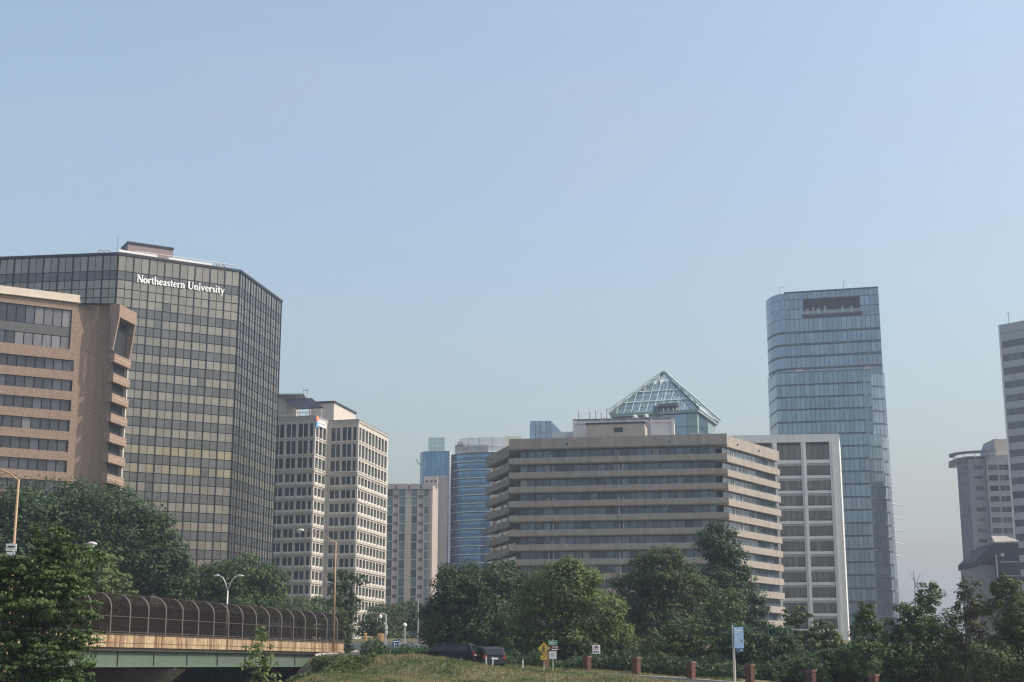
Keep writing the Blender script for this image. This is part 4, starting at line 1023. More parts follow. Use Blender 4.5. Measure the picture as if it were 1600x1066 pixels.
def leaves(lobes, Y, leaf, k, seed, flat=0.0, depth=0.9, loose=0.0):
    """lobes: (x, z, rx, rz[, dy]) ellipsoids; foliage grown as many leaf-sized folded blades in clumps."""
    rs = np.random.RandomState(seed); P = []; N = []
    for lb in lobes:
        x, z, rx, rz = lb[:4]; dy = lb[4] if len(lb) > 4 else rs.uniform(-.25, .25) * rx
        ry = rx * depth
        n = int(k * math.pi * rx * rz / leaf ** 2); nc = max(8, int(8 + 16 * (rx * rz) ** 0.5))
        u = rs.normal(size=(nc, 3)); u /= np.linalg.norm(u, axis=1)[:, None]
        rad = rs.uniform(0.62, 1.0 + loose, (nc, 1)); C = u * rad * np.array([rx, ry, rz]) * 0.86
        cr = rs.uniform(0.16, 0.34, (nc, 1)) * math.sqrt(rx * rz)
        ci = rs.randint(0, nc, n)
        v = rs.normal(size=(n, 3)); v /= np.linalg.norm(v, axis=1)[:, None]
        rr = rs.uniform(0.25, 1.0, (n, 1)) ** 0.5
        p = C[ci] + v * rr * cr[ci] * np.array([1.1, 1.1, 0.75 if flat == 0 else flat])
        nm = v * 0.7 + u[ci] * 0.4 + np.array([0, 0, 0.55]) + rs.normal(size=(n, 3)) * 0.45
        m = int(n * 0.22)                                # inner filling
        w = rs.normal(size=(m, 3)); w /= np.linalg.norm(w, axis=1)[:, None]
        q = w * rs.uniform(0, 0.8, (m, 1)) ** (1 / 3.) * np.array([rx, ry, rz]) * 0.85
        P.append(np.concatenate([p, q]) + np.array([x, Y + dy, z])); N.append(np.concatenate([nm, w + rs.normal(size=(m, 3)) * .5]))
    P = np.concatenate(P); N = np.concatenate(N); N /= np.linalg.norm(N, axis=1)[:, None]
    n = len(P); a = rs.normal(size=(n, 3)); a -= (a * N).sum(1)[:, None] * N; a /= np.linalg.norm(a, axis=1)[:, None]
    b = np.cross(N, a); s = (leaf * rs.uniform(0.6, 1.35, n))[:, None]
    V = np.stack([P - a * s * .6, P + b * s * .36 + N * s * .10, P + a * s * .6, P - b * s * .36 + N * s * .10], 1).reshape(-1, 3)
    F = np.arange(4 * n).reshape(-1, 4)
    return V, F
def tree(name, label, cat, lobes, Y, lm, leaf=0.26, k=7.0, seed=1, trunk=0.3, group=None, flat=0.0, depth=0.9, base=None, loose=0.0, limbs=True):
    x0 = base if base is not None else sum(l[0] * l[2] for l in lobes) / sum(l[2] for l in lobes)
    zg = hz(x0, Y) - 0.15
    T = thing(name, (x0, Y, zg), label, cat, group)
    V, F = leaves(lobes, Y, leaf, k, seed, flat, depth, loose)
    V = V - np.array([x0, Y, zg])
    o = bpy.data.objects.new('crown', fast_mesh('crown', V, F, LM[lm])); o.location = (x0, Y, zg); link(o, T)
    zc = sum(l[1] * l[2] for l in lobes) / sum(l[2] for l in lobes); rs = random.Random(seed)
    b = MB(); zmid = zg + (zc - zg) * 0.55
    b.tube([(x0, Y, zg), (x0 + rs.uniform(-.1, .1), Y, (zg + zmid) / 2), (x0 + rs.uniform(-.2, .2), Y, zmid), (x0, Y, zc)], [trunk * 1.25, trunk, trunk * .85, trunk * .35], 8)
    if limbs:
        for l in lobes:
            e = Vector((l[0], Y + rs.uniform(-.3, .3) * l[2], l[1] + 0.35 * l[3])); s = Vector((x0, Y, zmid)); mdl = s.lerp(e, 0.5) + Vector((0, 0, -0.12 * (e - s).length))
            b.tube([s, mdl, e], [trunk * .55, trunk * .35, trunk * .12], 6)
    b.build('trunk', bark, T, True)
    return T
TG = 'roadside trees'
tree('broadleaf_tree', 'largest dense dark green tree in front of the brick building', 'tree', [(-59.6, 17.0, 7.4, 8.0), (-54.1, 17.2, 8.0, 8.3), (-48.6, 16.6, 6.9, 7.8), (-44.2, 14.6, 4.9, 6.0), (-40.9, 12.2, 3.1, 4.6), (-53.0, 11.0, 10.9, 4.5), (-66, 15, 6, 7)], 178, 'dark', 0.34, 11, 11, 0.55, TG)
tree('broadleaf_tree', 'pale yellow green tree just above the left end of the bridge fence', 'tree', [(-39.6, 10.2, 3.0, 2.9), (-41.9, 9.6, 2.3, 2.6), (-37.5, 8.8, 1.8, 2.0), (-40, 7.5, 3.2, 2.0)], 140, 'bright', 0.30, 5.0, 12, 0.18, TG, 0.35)
tree('broadleaf_tree', 'mid green rounded tree behind the bridge at the foot of the bronze tower', 'tree', [(-35.7, 12.2, 4.8, 4.2), (-31.7, 11.6, 3.0, 3.6), (-39.0, 11.2, 3.7, 3.9), (-34.8, 8.8, 6.2, 3.2)], 190, 'mid', 0.32, 10, 13, 0.35, TG)
tree('broadleaf_tree', 'low distant green tree behind the middle of the bridge fence', 'tree', [(-33.1, 9.8, 3.9, 2.9), (-30.3, 10.4, 2.0, 2.2), (-30, 7.5, 3, 2)], 230, 'mid', 0.34, 6.0, 14, 0.25, TG)
tree('broadleaf_tree', 'slender open tree beside the tan lamp post at the bridge end', 'tree', [(-19.9, 11.4, 1.7, 1.4), (-18.0, 11.5, 1.3, 0.8), (-20.3, 8.9, 1.2, 2.4), (-18.8, 8.4, 1.2, 1.9), (-19.0, 6.2, 0.9, 1.2)], 172, 'dark', 0.28, 5.0, 15, 0.14, TG, 0.5, 0.9, -18.9, 0.15)
tree('climbing_shrub', 'bright vine growing over the right end of the bridge fence', 'shrub', [(-19.4, 6.1, 0.7, 2.2), (-18.9, 5.0, 0.8, 1.5), (-18.6, 3.6, 0.6, 1.0)], 169.2, 'olive', 0.22, 7.0, 16, 0.06)
tree('broadleaf_tree', 'distant tree left of the thin street pole below the hotel', 'tree', [(-21.7, 9.0, 4.1, 3.6), (-24.1, 7.2, 2.7, 2.4), (-21, 6, 4.5, 2.2)], 250, 'dark_warm', 0.36, 6.0, 17, 0.25, TG)
tree('broadleaf_tree', 'distant tree right of the thin street pole below the hotel', 'tree', [(-17.7, 10.0, 3.3, 3.4), (-16.0, 7.3, 3.0, 3.0), (-13.5, 7.5, 3.0, 3.0)], 255, 'dark', 0.36, 6.0, 18, 0.25, TG)
tree('broadleaf_tree', 'big dark round tree behind the parked black car', 'tree', [(-5.6, 9.6, 3.6, 3.5), (-1.7, 10.5, 4.1, 2.8), (-7.0, 6.0, 3.3, 4.0), (-2.4, 6.0, 5.0, 4.2), (1.0, 8.8, 2.2, 3.3), (-4.5, 3.6, 4.5, 2.2)], 160, 'dark', 0.27, 11, 19, 0.4, TG)
tree('broadleaf_tree', 'wide light green tree behind the pedestrian crossing sign', 'tree', [(4.8, 8.8, 4.2, 3.0), (2.7, 6.0, 3.8, 3.6), (7.5, 6.0, 3.8, 3.6), (9.7, 3.8, 2.5, 2.4), (5.4, 3.6, 5.2, 2.4), (5.4, 10.2, 2.2, 1.4)], 138, 'light', 0.24, 10, 20, 0.32, TG)
tree('broadleaf_tree', 'dark tree with level top between the light green tree and the tallest tree', 'tree', [(16.6, 12.0, 3.9, 3.1), (14.4, 9.2, 3.6, 3.6), (19.4, 9.2, 4.2, 4.1), (17.2, 6.3, 5.0, 3.7), (12, 6, 3, 3)], 165, 'dark_warm', 0.28, 10, 21, 0.4, TG)
tree('broadleaf_tree', 'tall dark tree rising highest against the banded office building', 'tree', [(24.0, 15.4, 3.1, 2.8), (25.8, 13.2, 2.6, 2.6), (26.4, 9.6, 3.3, 3.3), (24.0, 9.7, 3.6, 4.5), (28.2, 7.2, 1.9, 3.4)], 172, 'dark_cool', 0.28, 10, 22, 0.4, TG, 0.0, 0.9, None, 0.1)
tree('broadleaf_tree', 'brighter green tree in front of the tall dark tree', 'tree', [(21.9, 7.4, 2.3, 2.3), (20.4, 5.6, 2.2, 2.0), (22, 4.5, 2.6, 2.0)], 150, 'mid', 0.26, 7.0, 23, 0.2, TG)
tree('spreading_tree', 'small dark flat topped tree behind the fourth brick pillar from the left', 'tree', [(14.5, 4.5, 2.2, 1.3), (13.1, 3.5, 1.6, 1.0), (16.0, 3.3, 1.9, 1.0), (14.6, 3.0, 2.4, 1.0)], 123, 'dark_warm', 0.20, 6.5, 24, 0.13, None, 0.4)
tree('leafy_shrub', 'yellow green shrub left of the small dark flat topped tree', 'shrub', [(12.1, 3.2, 1.4, 2.1), (12.7, 1.9, 1.8, 1.2)], 127, 'olive', 0.20, 6.0, 25, 0.08)
tree('leafy_shrub', 'dark shrub mass behind the blue street banner', 'shrub', [(18.5, 3.1, 2.2, 2.2), (21.4, 3.0, 2.0, 2.4), (20.0, 1.6, 3.2, 1.7)], 120, 'dark_cool', 0.20, 9, 26, 0.1)
tree('broadleaf_tree', 'thin open tree in front of the white framed building', 'tree', [(25.0, 5.8, 1.5, 1.0), (27.2, 4.6, 1.6, 0.9), (25.6, 3.4, 2.1, 1.4), (28.2, 3.6, 1.4, 0.9)], 130, 'dark_warm', 0.24, 7, 27, 0.13, None, 0.4, 0.9, 26, 0.15)
tree('leafy_shrub', 'low dark hedge shrub between the last two brick pillars', 'shrub', [(22.4, 1.4, 2.8, 1.6), (24.6, 1.9, 1.8, 1.6), (20.4, 1.0, 1.4, 1.2)], 107, 'dark', 0.17, 9, 28, 0.08)
tree('young_tree', 'slim young tree right of the white framed building base', 'tree', [(24.0, 4.1, 1.1, 1.7), (23.7, 2.0, 1.7, 1.6), (24.3, 5.0, .6, .9)], 100, 'mid', 0.17, 7, 29, 0.09, None, 0, 0.9, 24.1, 0.2)
tree('broadleaf_tree', 'green tree below the right corner of the tall glass tower', 'tree', [(28.5, 4.7, 1.7, 1.8), (29.6, 6.3, 1.0, 1.1), (27.4, 2.8, 2.4, 2.1), (30.2, 3.2, 1.8, 2.2), (28.2, 1.2, 2.6, 1.5)], 104, 'mid', 0.18, 8, 30, 0.14, None, 0, 0.9, None, 0.2)
tree('broadleaf_tree', 'brownish thin leaved tree below the grey apartment tower', 'tree', [(31.3, 5.8, 1.2, 1.6), (30.8, 3.8, 1.8, 2.0), (30.3, 1.8, 1.8, 1.7)], 100, 'brown', 0.16, 5.5, 31, 0.12, None, 0, 0.9, None, 0.25)
tree('broadleaf_tree', 'olive green tree cut off by the right edge of the picture', 'tree', [(32.6, 4.8, 1.8, 2.0), (32.3, 6.6, 1.0, 1.0), (33.2, 2.8, 2.1, 2.5), (31.0, 1.8, 2.1, 1.6), (35.5, 3.5, 2.0, 2.8)], 96, 'olive', 0.16, 8, 32, 0.14, None, 0, 0.9, None, 0.2)
tree('sapling', 'bright green sapling standing in front of the green bridge girder', 'sapling', [(-13.2, 3.3, 0.5, 0.5), (-13.4, 2.5, 0.7, 0.5), (-13.5, 1.6, 0.9, 0.5), (-12.7, 1.8, 0.6, 0.5), (-13.1, 0.8, 1.0, 0.6), (-13.0, 0.0, 0.9, 0.6)], 78, 'bright', 0.20, 3.4, 33, 0.035, None, 0.6, 0.9, -13.15, 0.35)
tree('leafy_shrub', 'dark shrub on the bank below the bridge end', 'shrub', [(-15.0, 0.6, 1.5, 0.9), (-13.8, 0.7, 1.4, 0.8), (-15.9, 0.0, 1.3, 0.9)], 122, 'mid', 0.22, 6.0, 34, 0.05)
FL0 = [(-19.4, 7.0, 1.1, 0.35), (-21.6, 5.6, 1.5, 0.45), (-18.4, 6.1, 1.4, 0.4), (-20.1, 5.6, 2.2, 0.5), (-21.4, 4.9, 1.6, 0.5), (-18.8, 4.9, 1.6, 0.45), (-20.0, 4.2, 2.3, 0.45), (-18.2, 3.8, 1.2, 0.35), (-21.2, 3.5, 1.6, 0.5), (-19.2, 3.0, 1.9, 0.45), (-17.6, 2.6, 1.0, 0.3), (-20.6, 2.3, 2.1, 0.5), (-18.7, 1.9, 1.9, 0.4), (-20.8, 1.2, 2.1, 0.5), (-18.4, 0.9, 1.5, 0.4), (-19.7, 0.3, 2.4, 0.5)]
FL = [(x - .25, z, rx * 1.12, rz * 1.75) for x, z, rx, rz in FL0]
tree('layered_tree', 'near dark green tree with layered sprays hiding the left end of the bridge', 'tree', FL, 62, 'mid', 0.14, 8.0, 35, 0.14, None, 0.35, 0.8, -20.6, 0.15)

# undergrowth behind the pillars and ivy on the slope: uncountable, one mass
def strip_leaves(pts, leaf, per, seed):
    rs = np.random.RandomState(seed); P = []
    for (x, y, r_, h) in pts:
        n = int(per * r_ * (h + .3)); a = rs.uniform(0, 2 * math.pi, n); q = np.sqrt(rs.uniform(0, 1, n)) * r_
        X = x + q * np.cos(a); Yy = y + q * np.sin(a); P.append(np.stack([X, Yy, height(X, Yy) + rs.uniform(0, 1, n) ** 1.3 * h * (1 - .5 * q / r_)], 1))
    P = np.concatenate(P); n = len(P); N = rs.normal(size=(n, 3)) + np.array([0, 0, .6]); N /= np.linalg.norm(N, axis=1)[:, None]
    a = rs.normal(size=(n, 3)); a -= (a * N).sum(1)[:, None] * N; a /= np.linalg.norm(a, axis=1)[:, None]; b = np.cross(N, a); s = (leaf * rs.uniform(.6, 1.4, n))[:, None]
    return np.stack([P - a * s * .6, P + b * s * .36, P + a * s * .6, P - b * s * .36], 1).reshape(-1, 3), np.arange(4 * n).reshape(-1, 4)
rs = random.Random(5); pts = []
for i in range(90):
    t = i / 89; x = -8 + 46 * t + rs.uniform(-.6, .6); y = 131.5 - 32.5 * t ** 1.1 + rs.uniform(-1.0, 3.5)
    pts.append((x, y, rs.uniform(0.9, 1.8), rs.uniform(0.9, 2.0)))
for i in range(60): pts.append((rs.uniform(-14, 45), rs.uniform(136, 158), rs.uniform(1.5, 3), rs.uniform(1.5, 3)))
for i in range(40): pts.append((rs.uniform(22, 48), rs.uniform(106, 136), rs.uniform(1.5, 2.6), rs.uniform(1.2, 2.6)))
V, F = strip_leaves(pts, 0.20, 420, 6)
o = bpy.data.objects.new('undergrowth', fast_mesh('undergrowth', V, F, LM['dark'])); link(o); tag(o, 'dark undergrowth along the brick pillars', 'undergrowth', kind='stuff')
pts = [(rs.uniform(-17.2, -11.5), rs.uniform(116, 140), rs.uniform(.8, 1.6), rs.uniform(.25, .6)) for _ in range(60)]
V, F = strip_leaves(pts, 0.20, 380, 8)
o = bpy.data.objects.new('ground_ivy', fast_mesh('ground_ivy', V, F, LM['olive'])); link(o); tag(o, 'green weeds on the slope by the bridge end', 'weeds', kind='stuff')
# grass blades on the bank
rg = np.random.RandomState(9); n = 70000
X = rg.uniform(-17, 17, n); Y = rg.uniform(98, 135, n); dd, _ = road_dist(X, Y); keep = dd > 3.0; X, Y = X[keep], Y[keep]; n = len(X)
Z = height(X, Y); a = rg.uniform(0, math.pi, n); h = rg.uniform(.06, .20, n); w = rg.uniform(.03, .07, n); lx = rg.normal(0, .05, n); ly = rg.normal(0, .05, n)
V = np.stack([np.stack([X - w * np.cos(a), Y - w * np.sin(a), Z - .03], 1), np.stack([X + w * np.cos(a), Y + w * np.sin(a), Z - .03], 1), np.stack([X + lx, Y + ly, Z + h], 1)], 1).reshape(-1, 3)
gm = leafmat('grass_blade', (0.15, 0.145, 0.058), (0.33, 0.27, 0.14), .3)
def green_patches(m):
    n, l = m.node_tree.nodes, m.node_tree.links
    g = n.new('ShaderNodeNewGeometry'); t = n.new('ShaderNodeTexNoise'); t.inputs['Scale'].default_value = 0.22; t.inputs['Detail'].default_value = 4
    l.new(g.outputs['Position'], t.inputs['Vector'])
    mr = n.new('ShaderNodeMapRange'); mr.inputs['From Min'].default_value = .44; mr.inputs['From Max'].default_value = .60; l.new(t.outputs['Fac'], mr.inputs['Value'])
    mx = n.new('ShaderNodeMix'); mx.data_type = 'RGBA'; mx.inputs[7].default_value = (0.085, 0.125, 0.038, 1)
    ramp = [x for x in n if x.type == 'VALTORGB'][0]
    l.new(mr.outputs[0], mx.inputs[0]); l.new(ramp.outputs[0], mx.inputs[6])
    for x in n:
        if x.type == 'BSDF_PRINCIPLED': l.new(mx.outputs[2], x.inputs['Base Color'])
        if x.type == 'BSDF_TRANSLUCENT': l.new(mx.outputs[2], x.inputs['Color'])
green_patches(gm)
o = bpy.data.objects.new('grass', fast_mesh('grass', V, np.arange(3 * n).reshape(-1, 3), gm)); link(o); tag(o, 'dry mown grass on the bank', 'grass', kind='stuff')
# bare twig
b = MB(); b.tube([(28.6, 104.5, 4), (28.75, 104.5, 7.2), (28.7, 104.5, 8.2)], [.05, .03, .015], 5); b.tube([(28.75, 104.5, 7.2), (29.2, 104.5, 8.0)], [.02, .012], 4); b.tube([(28.73, 104.5, 7.5), (28.4, 104.5, 8.1)], [.02, .01], 4)
tag(b.build('bare_branch', bark), 'bare thin branch sticking up against the pale sky', 'branch')

# ---------------------------------------------------------------- lamps, signs, posts
tanp = mat('tan_lamp_pole', (0.33, 0.22, 0.13), 0.6, 0.1, 0.1, 2); galv = mat('pale_pole', (0.46, 0.45, 0.42), 0.5, 0.3, 0.08, 2)
lens = mat('lamp_lens', (0.62, 0.62, 0.60), 0.3, 0, 0)
def cobra(x, y, z0, z1, arm, rise, label, rad=0.11, m=tanp, head=0.9):
    T = thing('street_lamp', (x, y, z0), label, 'street lamp')
    b = MB(); b.tube([(x, y, z0), (x, y, (z0 + z1) / 2), (x, y, z1)], [rad * 1.15, rad, rad * .7], 10); b.build('pole', m, T, True)
    e = (x + arm, y - 0.2, z1 + rise)
    b = MB(); b.tube([(x, y, z1 - 0.1), (x + arm * .3, y, z1 + rise * .45), (x + arm * .7, y - .1, z1 + rise * .9), e], [rad * .55, rad * .45, rad * .4, rad * .4], 8); b.build('arm', m, T, True)
    s = 1 if arm > 0 else -1
    b = MB(); b.tube([e, (e[0] + s * head * .25, e[1], e[2] + .03), (e[0] + s * head * .7, e[1], e[2] - .02), (e[0] + s * head, e[1], e[2] - .05)], [.08, .19, .2, .07], 8); hd = b.build('lamp_head', galv, T, True)
    b = MB(); b.lathe((e[0] + s * head * .6, e[1], e[2] - .30), [(.05, 0), (.16, .06), (.17, .16)], sides=10); b.build('lens', lens, hd)
    return T
p = BF.p(SB(46.2), 0.25, 0)
L1 = cobra(p[0], p[1], 3.0, 15.25, -3.6, 1.25, 'tall tan cobra head street lamp fixed to the bridge end')
b = MB(); b.cube(p[0] - .3, p[0] + .25, p[1] - .3, p[1] + .3, 2.75, 3.0); b.build('bracket', tanp, L1)
L2 = cobra(-23.95, 70, -1.5, 10.45, -1.5, 0.55, 'tan street lamp with a small white plate at the left edge', 0.08)
b = MB(); b.cube(-24.25, -23.75, 69.78, 69.83, 6.95, 7.3); pl = b.build('notice_plate', mat('plate_white', (0.72, 0.72, 0.7), 0.5, 0, 0), L2)
b = MB(); b.cube(-24.17, -23.83, 69.765, 69.775, 7.12, 7.2); b.build('plate_text', mat('plate_ink', (0.05, 0.05, 0.06), 0.6, 0, 0), pl)
b = MB(); b.cube(-24.2, -23.8, 69.78, 69.83, 6.62, 6.9); b.build('notice_plate', mat('plate_white', (0.72, 0.72, 0.7), 0.5, 0, 0), L2)
cobra(-39.8, 129, 3.2, 11.6, 2.2, 0.5, 'tan street lamp half hidden in the pale green tree', 0.09)
# twin arm lamp on the far side of the deck
x, y = -28.6, 147.5; T = thing('twin_street_lamp', (x, y, 3.4), 'pale twin arm street lamp behind the bridge fence', 'street lamp')
b = MB(); b.tube([(x, y, 3.3), (x, y, 9.0)], [.10, .075], 8); b.build('pole', galv, T, True)
for s in (-1, 1):
    b = MB(); b.tube([(x, y, 8.9), (x + s * .25, y, 9.7), (x + s * .55, y, 10.25), (x + s * .95, y, 10.45)], [.07, .06, .05, .05], 7); b.build('arm', galv, T, True)
    b = MB(); b.tube([(x + s * .9, y, 10.46), (x + s * 1.1, y, 10.46), (x + s * 1.55, y, 10.42)], [.05, .12, .05], 7); b.build('lamp_head', galv, T, True)

wsign = mat('sign_face_white', (0.74, 0.73, 0.71), 0.5, 0, 0); ink = mat('sign_ink_dark', (0.03, 0.03, 0.035), 0.6, 0, 0); red = mat('sign_red', (0.30, 0.02, 0.03), 0.5, 0, 0)
def post(T, x, y, z0, z1, r_=0.035, m=None): b = MB(); b.tube([(x, y, z0), (x, y, z1)], r_, 7); return b.build('post', m or galv, T)
def plate(T, x, y, z, w, h, m, name='sign_plate'): b = MB(); b.cube(x - w / 2, x + w / 2, y - .015, y + .015, z - h / 2, z + h / 2); return b.build(name, m, T)
def marks(P, x, y, rects, m, name='marking'):
    for (a, e, z0, z1) in rects: b = MB(); b.cube(x + a, x + e, y - .024, y - .0155, z0, z1); b.build(name, m, P)
# guide sign cluster
x, y = 3.05, 110.6; zg = hz(x, y); T = thing('guide_sign', (x, y, zg), 'sign post with green, brown and white plates', 'road sign')
post(T, x, y + .05, zg - .3, 3.5, .045)
gp = plate(T, x, y, 3.25, .74, .36, mat('sign_green', (0.02, 0.20, 0.11), 0.5, 0, 0))
marks(gp, x, y, [(-.33, .33, 3.385, 3.405), (-.28, .06, 3.26, 3.32), (-.28, .2, 3.14, 3.19), (.2, .27, 3.22, 3.33)], wsign)
bp = plate(T, x + .03, y, 2.86, .84, .40, mat('sign_brown', (0.10, 0.035, 0.02), 0.5, 0, 0))
marks(bp, x, y, [(-.02, .12, 2.92, 2.98), (.18, .36, 2.92, 2.98), (-.08, .38, 2.73, 2.80), (-.34, -.24, 2.82, 2.92)], wsign)
b = MB(); b.add([(x - .30, y - .024, 2.98), (x - .30, y - .024, 2.76), (x - .37, y - .024, 2.87)], [(0, 1, 2)]); b.build('arrow', wsign, bp)
wp = plate(T, x, y, 2.36, .54, .54, wsign); marks(wp, x, y, [(-.15, .15, 2.5, 2.53), (-.18, .18, 2.42, 2.45), (-.16, .16, 2.34, 2.37), (-.12, .12, 2.26, 2.29)], mat('sign_grey', (0.35, 0.35, 0.35), 0.6, 0, 0))
# pedestrian crossing sign
x, y = 2.55, 118.2; zg = hz(x, y); T = thing('crossing_sign', (x, y, zg), 'yellow diamond pedestrian crossing sign beside the guide sign', 'road sign')
post(T, x, y + .05, zg - .3, 3.3); yel = mat('sign_yellow', (0.52, 0.36, 0.03), 0.5, 0, 0)
b = MB(); b.add([(x, y, 2.42), (x + .5, y, 2.92), (x, y, 3.42), (x - .5, y, 2.92), (x, y + .03, 2.42), (x + .5, y + .03, 2.92), (x, y + .03, 3.42), (x - .5, y + .03, 2.92)], [(3, 2, 1, 0), (4, 5, 6, 7), (0, 1, 5, 4), (1, 2, 6, 5), (2, 3, 7, 6), (3, 0, 4, 7)]); dp = b.build('sign_plate', yel, T)
b = MB(); b.lathe(None, [(.065, 0), (.065, .01)], sides=10, frm=lambda a, c, h: (x + a + .01, y - .005 - h, 3.16 + c)); b.build('figure_head', ink, dp)
for pts_ in ([(0.0, 3.06), (-.02, 2.84)], [(-.02, 2.84), (.12, 2.64)], [(-.02, 2.84), (-.13, 2.62)], [(0, 3.04), (.14, 2.88)], [(0, 3.04), (-.13, 2.92)]):
    b = MB(); b.tube([(q[0] + x, y - .012, q[1]) for q in pts_], .035, 5); b.build('figure_limb', ink, dp)
yp = plate(T, x, y, 2.22, .52, .36, yel); b = MB(); b.tube([(x + .12, y - .02, 2.32), (x - .1, y - .02, 2.14)], .03, 5); b.build('arrow', ink, yp)
# white prohibition sign
x, y = 6.75, 118.4; zg = hz(x, y); T = thing('prohibition_sign', (x, y, zg), 'square white prohibition sign right of the crossing sign', 'road sign')
post(T, x, y + .05, zg - .3, 3.1, .03, mat('dark_post', (0.04, 0.045, 0.04), 0.7)); pp = plate(T, x, y, 2.86, .62, .70, wsign)
b = MB(); ring = [(x + .15 * math.cos(t), y - .022, 3.0 + .15 * math.sin(t)) for t in [2 * math.pi * k / 16 for k in range(17)]]; b.tube(ring, .025, 5); b.build('prohibition_ring', red, pp)
marks(pp, x, y, [(-.09, .09, 2.96, 3.05)], ink)
marks(pp, x, y, [(-.22, -.10, 2.58, 2.72), (-.06, .03, 2.58, 2.72), (.08, .12, 2.56, 2.76), (.15, .22, 2.58, 2.72)], ink)
# marker posts
for i, (x, y, zt, lab) in enumerate(((-1.95, 112.3, 2.27, 'leftmost white marker post of a pair below the grey car'), (-1.45, 112.3, 2.25, 'right white marker post of the pair below the grey car'), (0.83, 111.4, 2.05, 'single white marker post left of the crossing sign'))):
    zg = hz(x, y); T = thing('marker_post', (x, y, zg), lab, 'marker post', 'white marker posts on the bank')
    b = MB(); b.cube(x - .05, x + .05, y - .02, y + .02, zg - .2, zt - .12); b.build('post', wsign, T)
    b = MB(); b.hexa([(x - .05, y - .02, zt - .12), (x + .05, y - .02, zt - .12), (x - .05, y + .02, zt - .12), (x + .05, y + .02, zt - .12), (x - .03, y - .015, zt), (x + .03, y - .015, zt), (x - .03, y + .015, zt), (x + .03, y + .015, zt)]); b.build('cap', wsign, T)
# blue street banner
x, y = 13.15, 88.0; zg = hz(x, y); T = thing('street_banner', (x, y, zg), 'light blue banner sign on a slim white pole', 'banner')
post(T, x, y, zg - .3, 3.98, .035, galv); post(T, x + .09, y + .02, zg - .3, 2.62, .03, wsign)
bl = plate(T, x + .36, y - .03, 3.22, .58, 1.24, mat('banner_blue', (0.36, 0.52, 0.74), 0.6, 0, 0.04), 'banner_panel')
marks(bl, x, y - .03, [(.14, .56, 3.6, 3.66), (.14, .40, 3.5, 3.55), (.12, .34, 3.2, 3.24), (.12, .45, 3.08, 3.12), (.12, .38, 2.96, 3.0), (.36, .44, 2.98, 3.12)], mat('banner_white', (0.74, 0.78, 0.82), 0.6, 0, 0))
marks(bl, x, y - .03, [(.47, .54, 2.97, 3.1)], mat('banner_navy', (0.03, 0.08, 0.16), 0.6, 0, 0))
lo = plate(T, x + .40, y - .03, 2.48, .44, .20, mat('banner_dark_blue', (0.06, 0.12, 0.27), 0.6, 0, 0), 'lower_plate'); marks(lo, x, y - .03, [(.44, .56, 2.46, 2.52)], wsign)
# poles and signs beyond the crest of the bank
x, y = -12.5, 146; zg = hz(x, y); T = thing('camera_pole', (x, y, zg), 'white pole with traffic camera and signal boxes', 'pole')
post(T, x, y, zg - .2, 6.55, .09, galv); b = MB(); b.tube([(x, y, 6.5), (x - .3, y, 6.62), (x - .55, y, 6.5)], .06, 6); b.build('bracket', galv, T); b = MB(); b.lathe((x - .55, y, 6.15), [(.04, 0), (.17, .06), (.17, .28), (.08, .36)], sides=10); b.build('camera_dome', wsign, T)
for z0 in (4.6, 5.1): b = MB(); b.cube(x - .02, x + .2, y - .15, y + .1, z0, z0 + .38); b.build('control_box', wsign, T)
x, y = -10.4, 143; zg = hz(x, y); T = thing('lamp_pole', (x, y, zg), 'short pale pole with round lamp right of the blue sign', 'street lamp')
post(T, x, y, zg - .2, 5.25, .085, galv); b = MB(); b.lathe((x, y, 5.25), [(.06, 0), (.2, .1), (.2, .25), (.05, .38)], sides=10); b.build('lamp_globe', wsign, T)
x, y = -10.85, 170; zg = hz(x, y); T = thing('slim_pole', (x, y, zg), 'tall thin grey pole in front of the distant trees', 'pole')
post(T, x, y, zg - .2, 9.05, .065, galv); b = MB(); b.cube(x - .35, x + .2, y - .06, y + .06, 8.95, 9.1); b.build('pole_head', galv, T); b = MB(); b.cube(x - .1, x + .1, y - .1, y + .1, 4.1, 5.0); b.build('collar', galv, T)
x, y = -11.0, 141; zg = hz(x, y); T = thing('blue_emblem_sign', (x, y, zg), 'dark blue sign with a white emblem on the bank crest', 'sign')
nb_ = mat('emblem_blue', (0.02, 0.085, 0.24), 0.5, 0, 0.05)
b = MB(); b.hexa([(x - .36, y - .05, zg - .1), (x + .36, y - .05, zg - .1), (x - .36, y + .05, zg - .1), (x + .36, y + .05, zg - .1), (x - .40, y - .05, 3.92), (x + .36, y - .05, 4.1), (x - .40, y + .05, 3.92), (x + .36, y + .05, 4.1)]); bs = b.build('sign_panel', nb_, T)
for pts_ in ([(-.36, 3.78), (.26, 3.86)], [(-.24, 3.76), (-.18, 3.12), (.0, 3.05)], [(-.02, 3.66), (.0, 3.22), (.16, 3.22), (.16, 3.66)], [(.3, 3.8), (.28, 3.1)]):
    b = MB(); b.tube([(x + q[0], y - .065, q[1]) for q in pts_], .035, 5); b.build('emblem_stroke', wsign, bs)
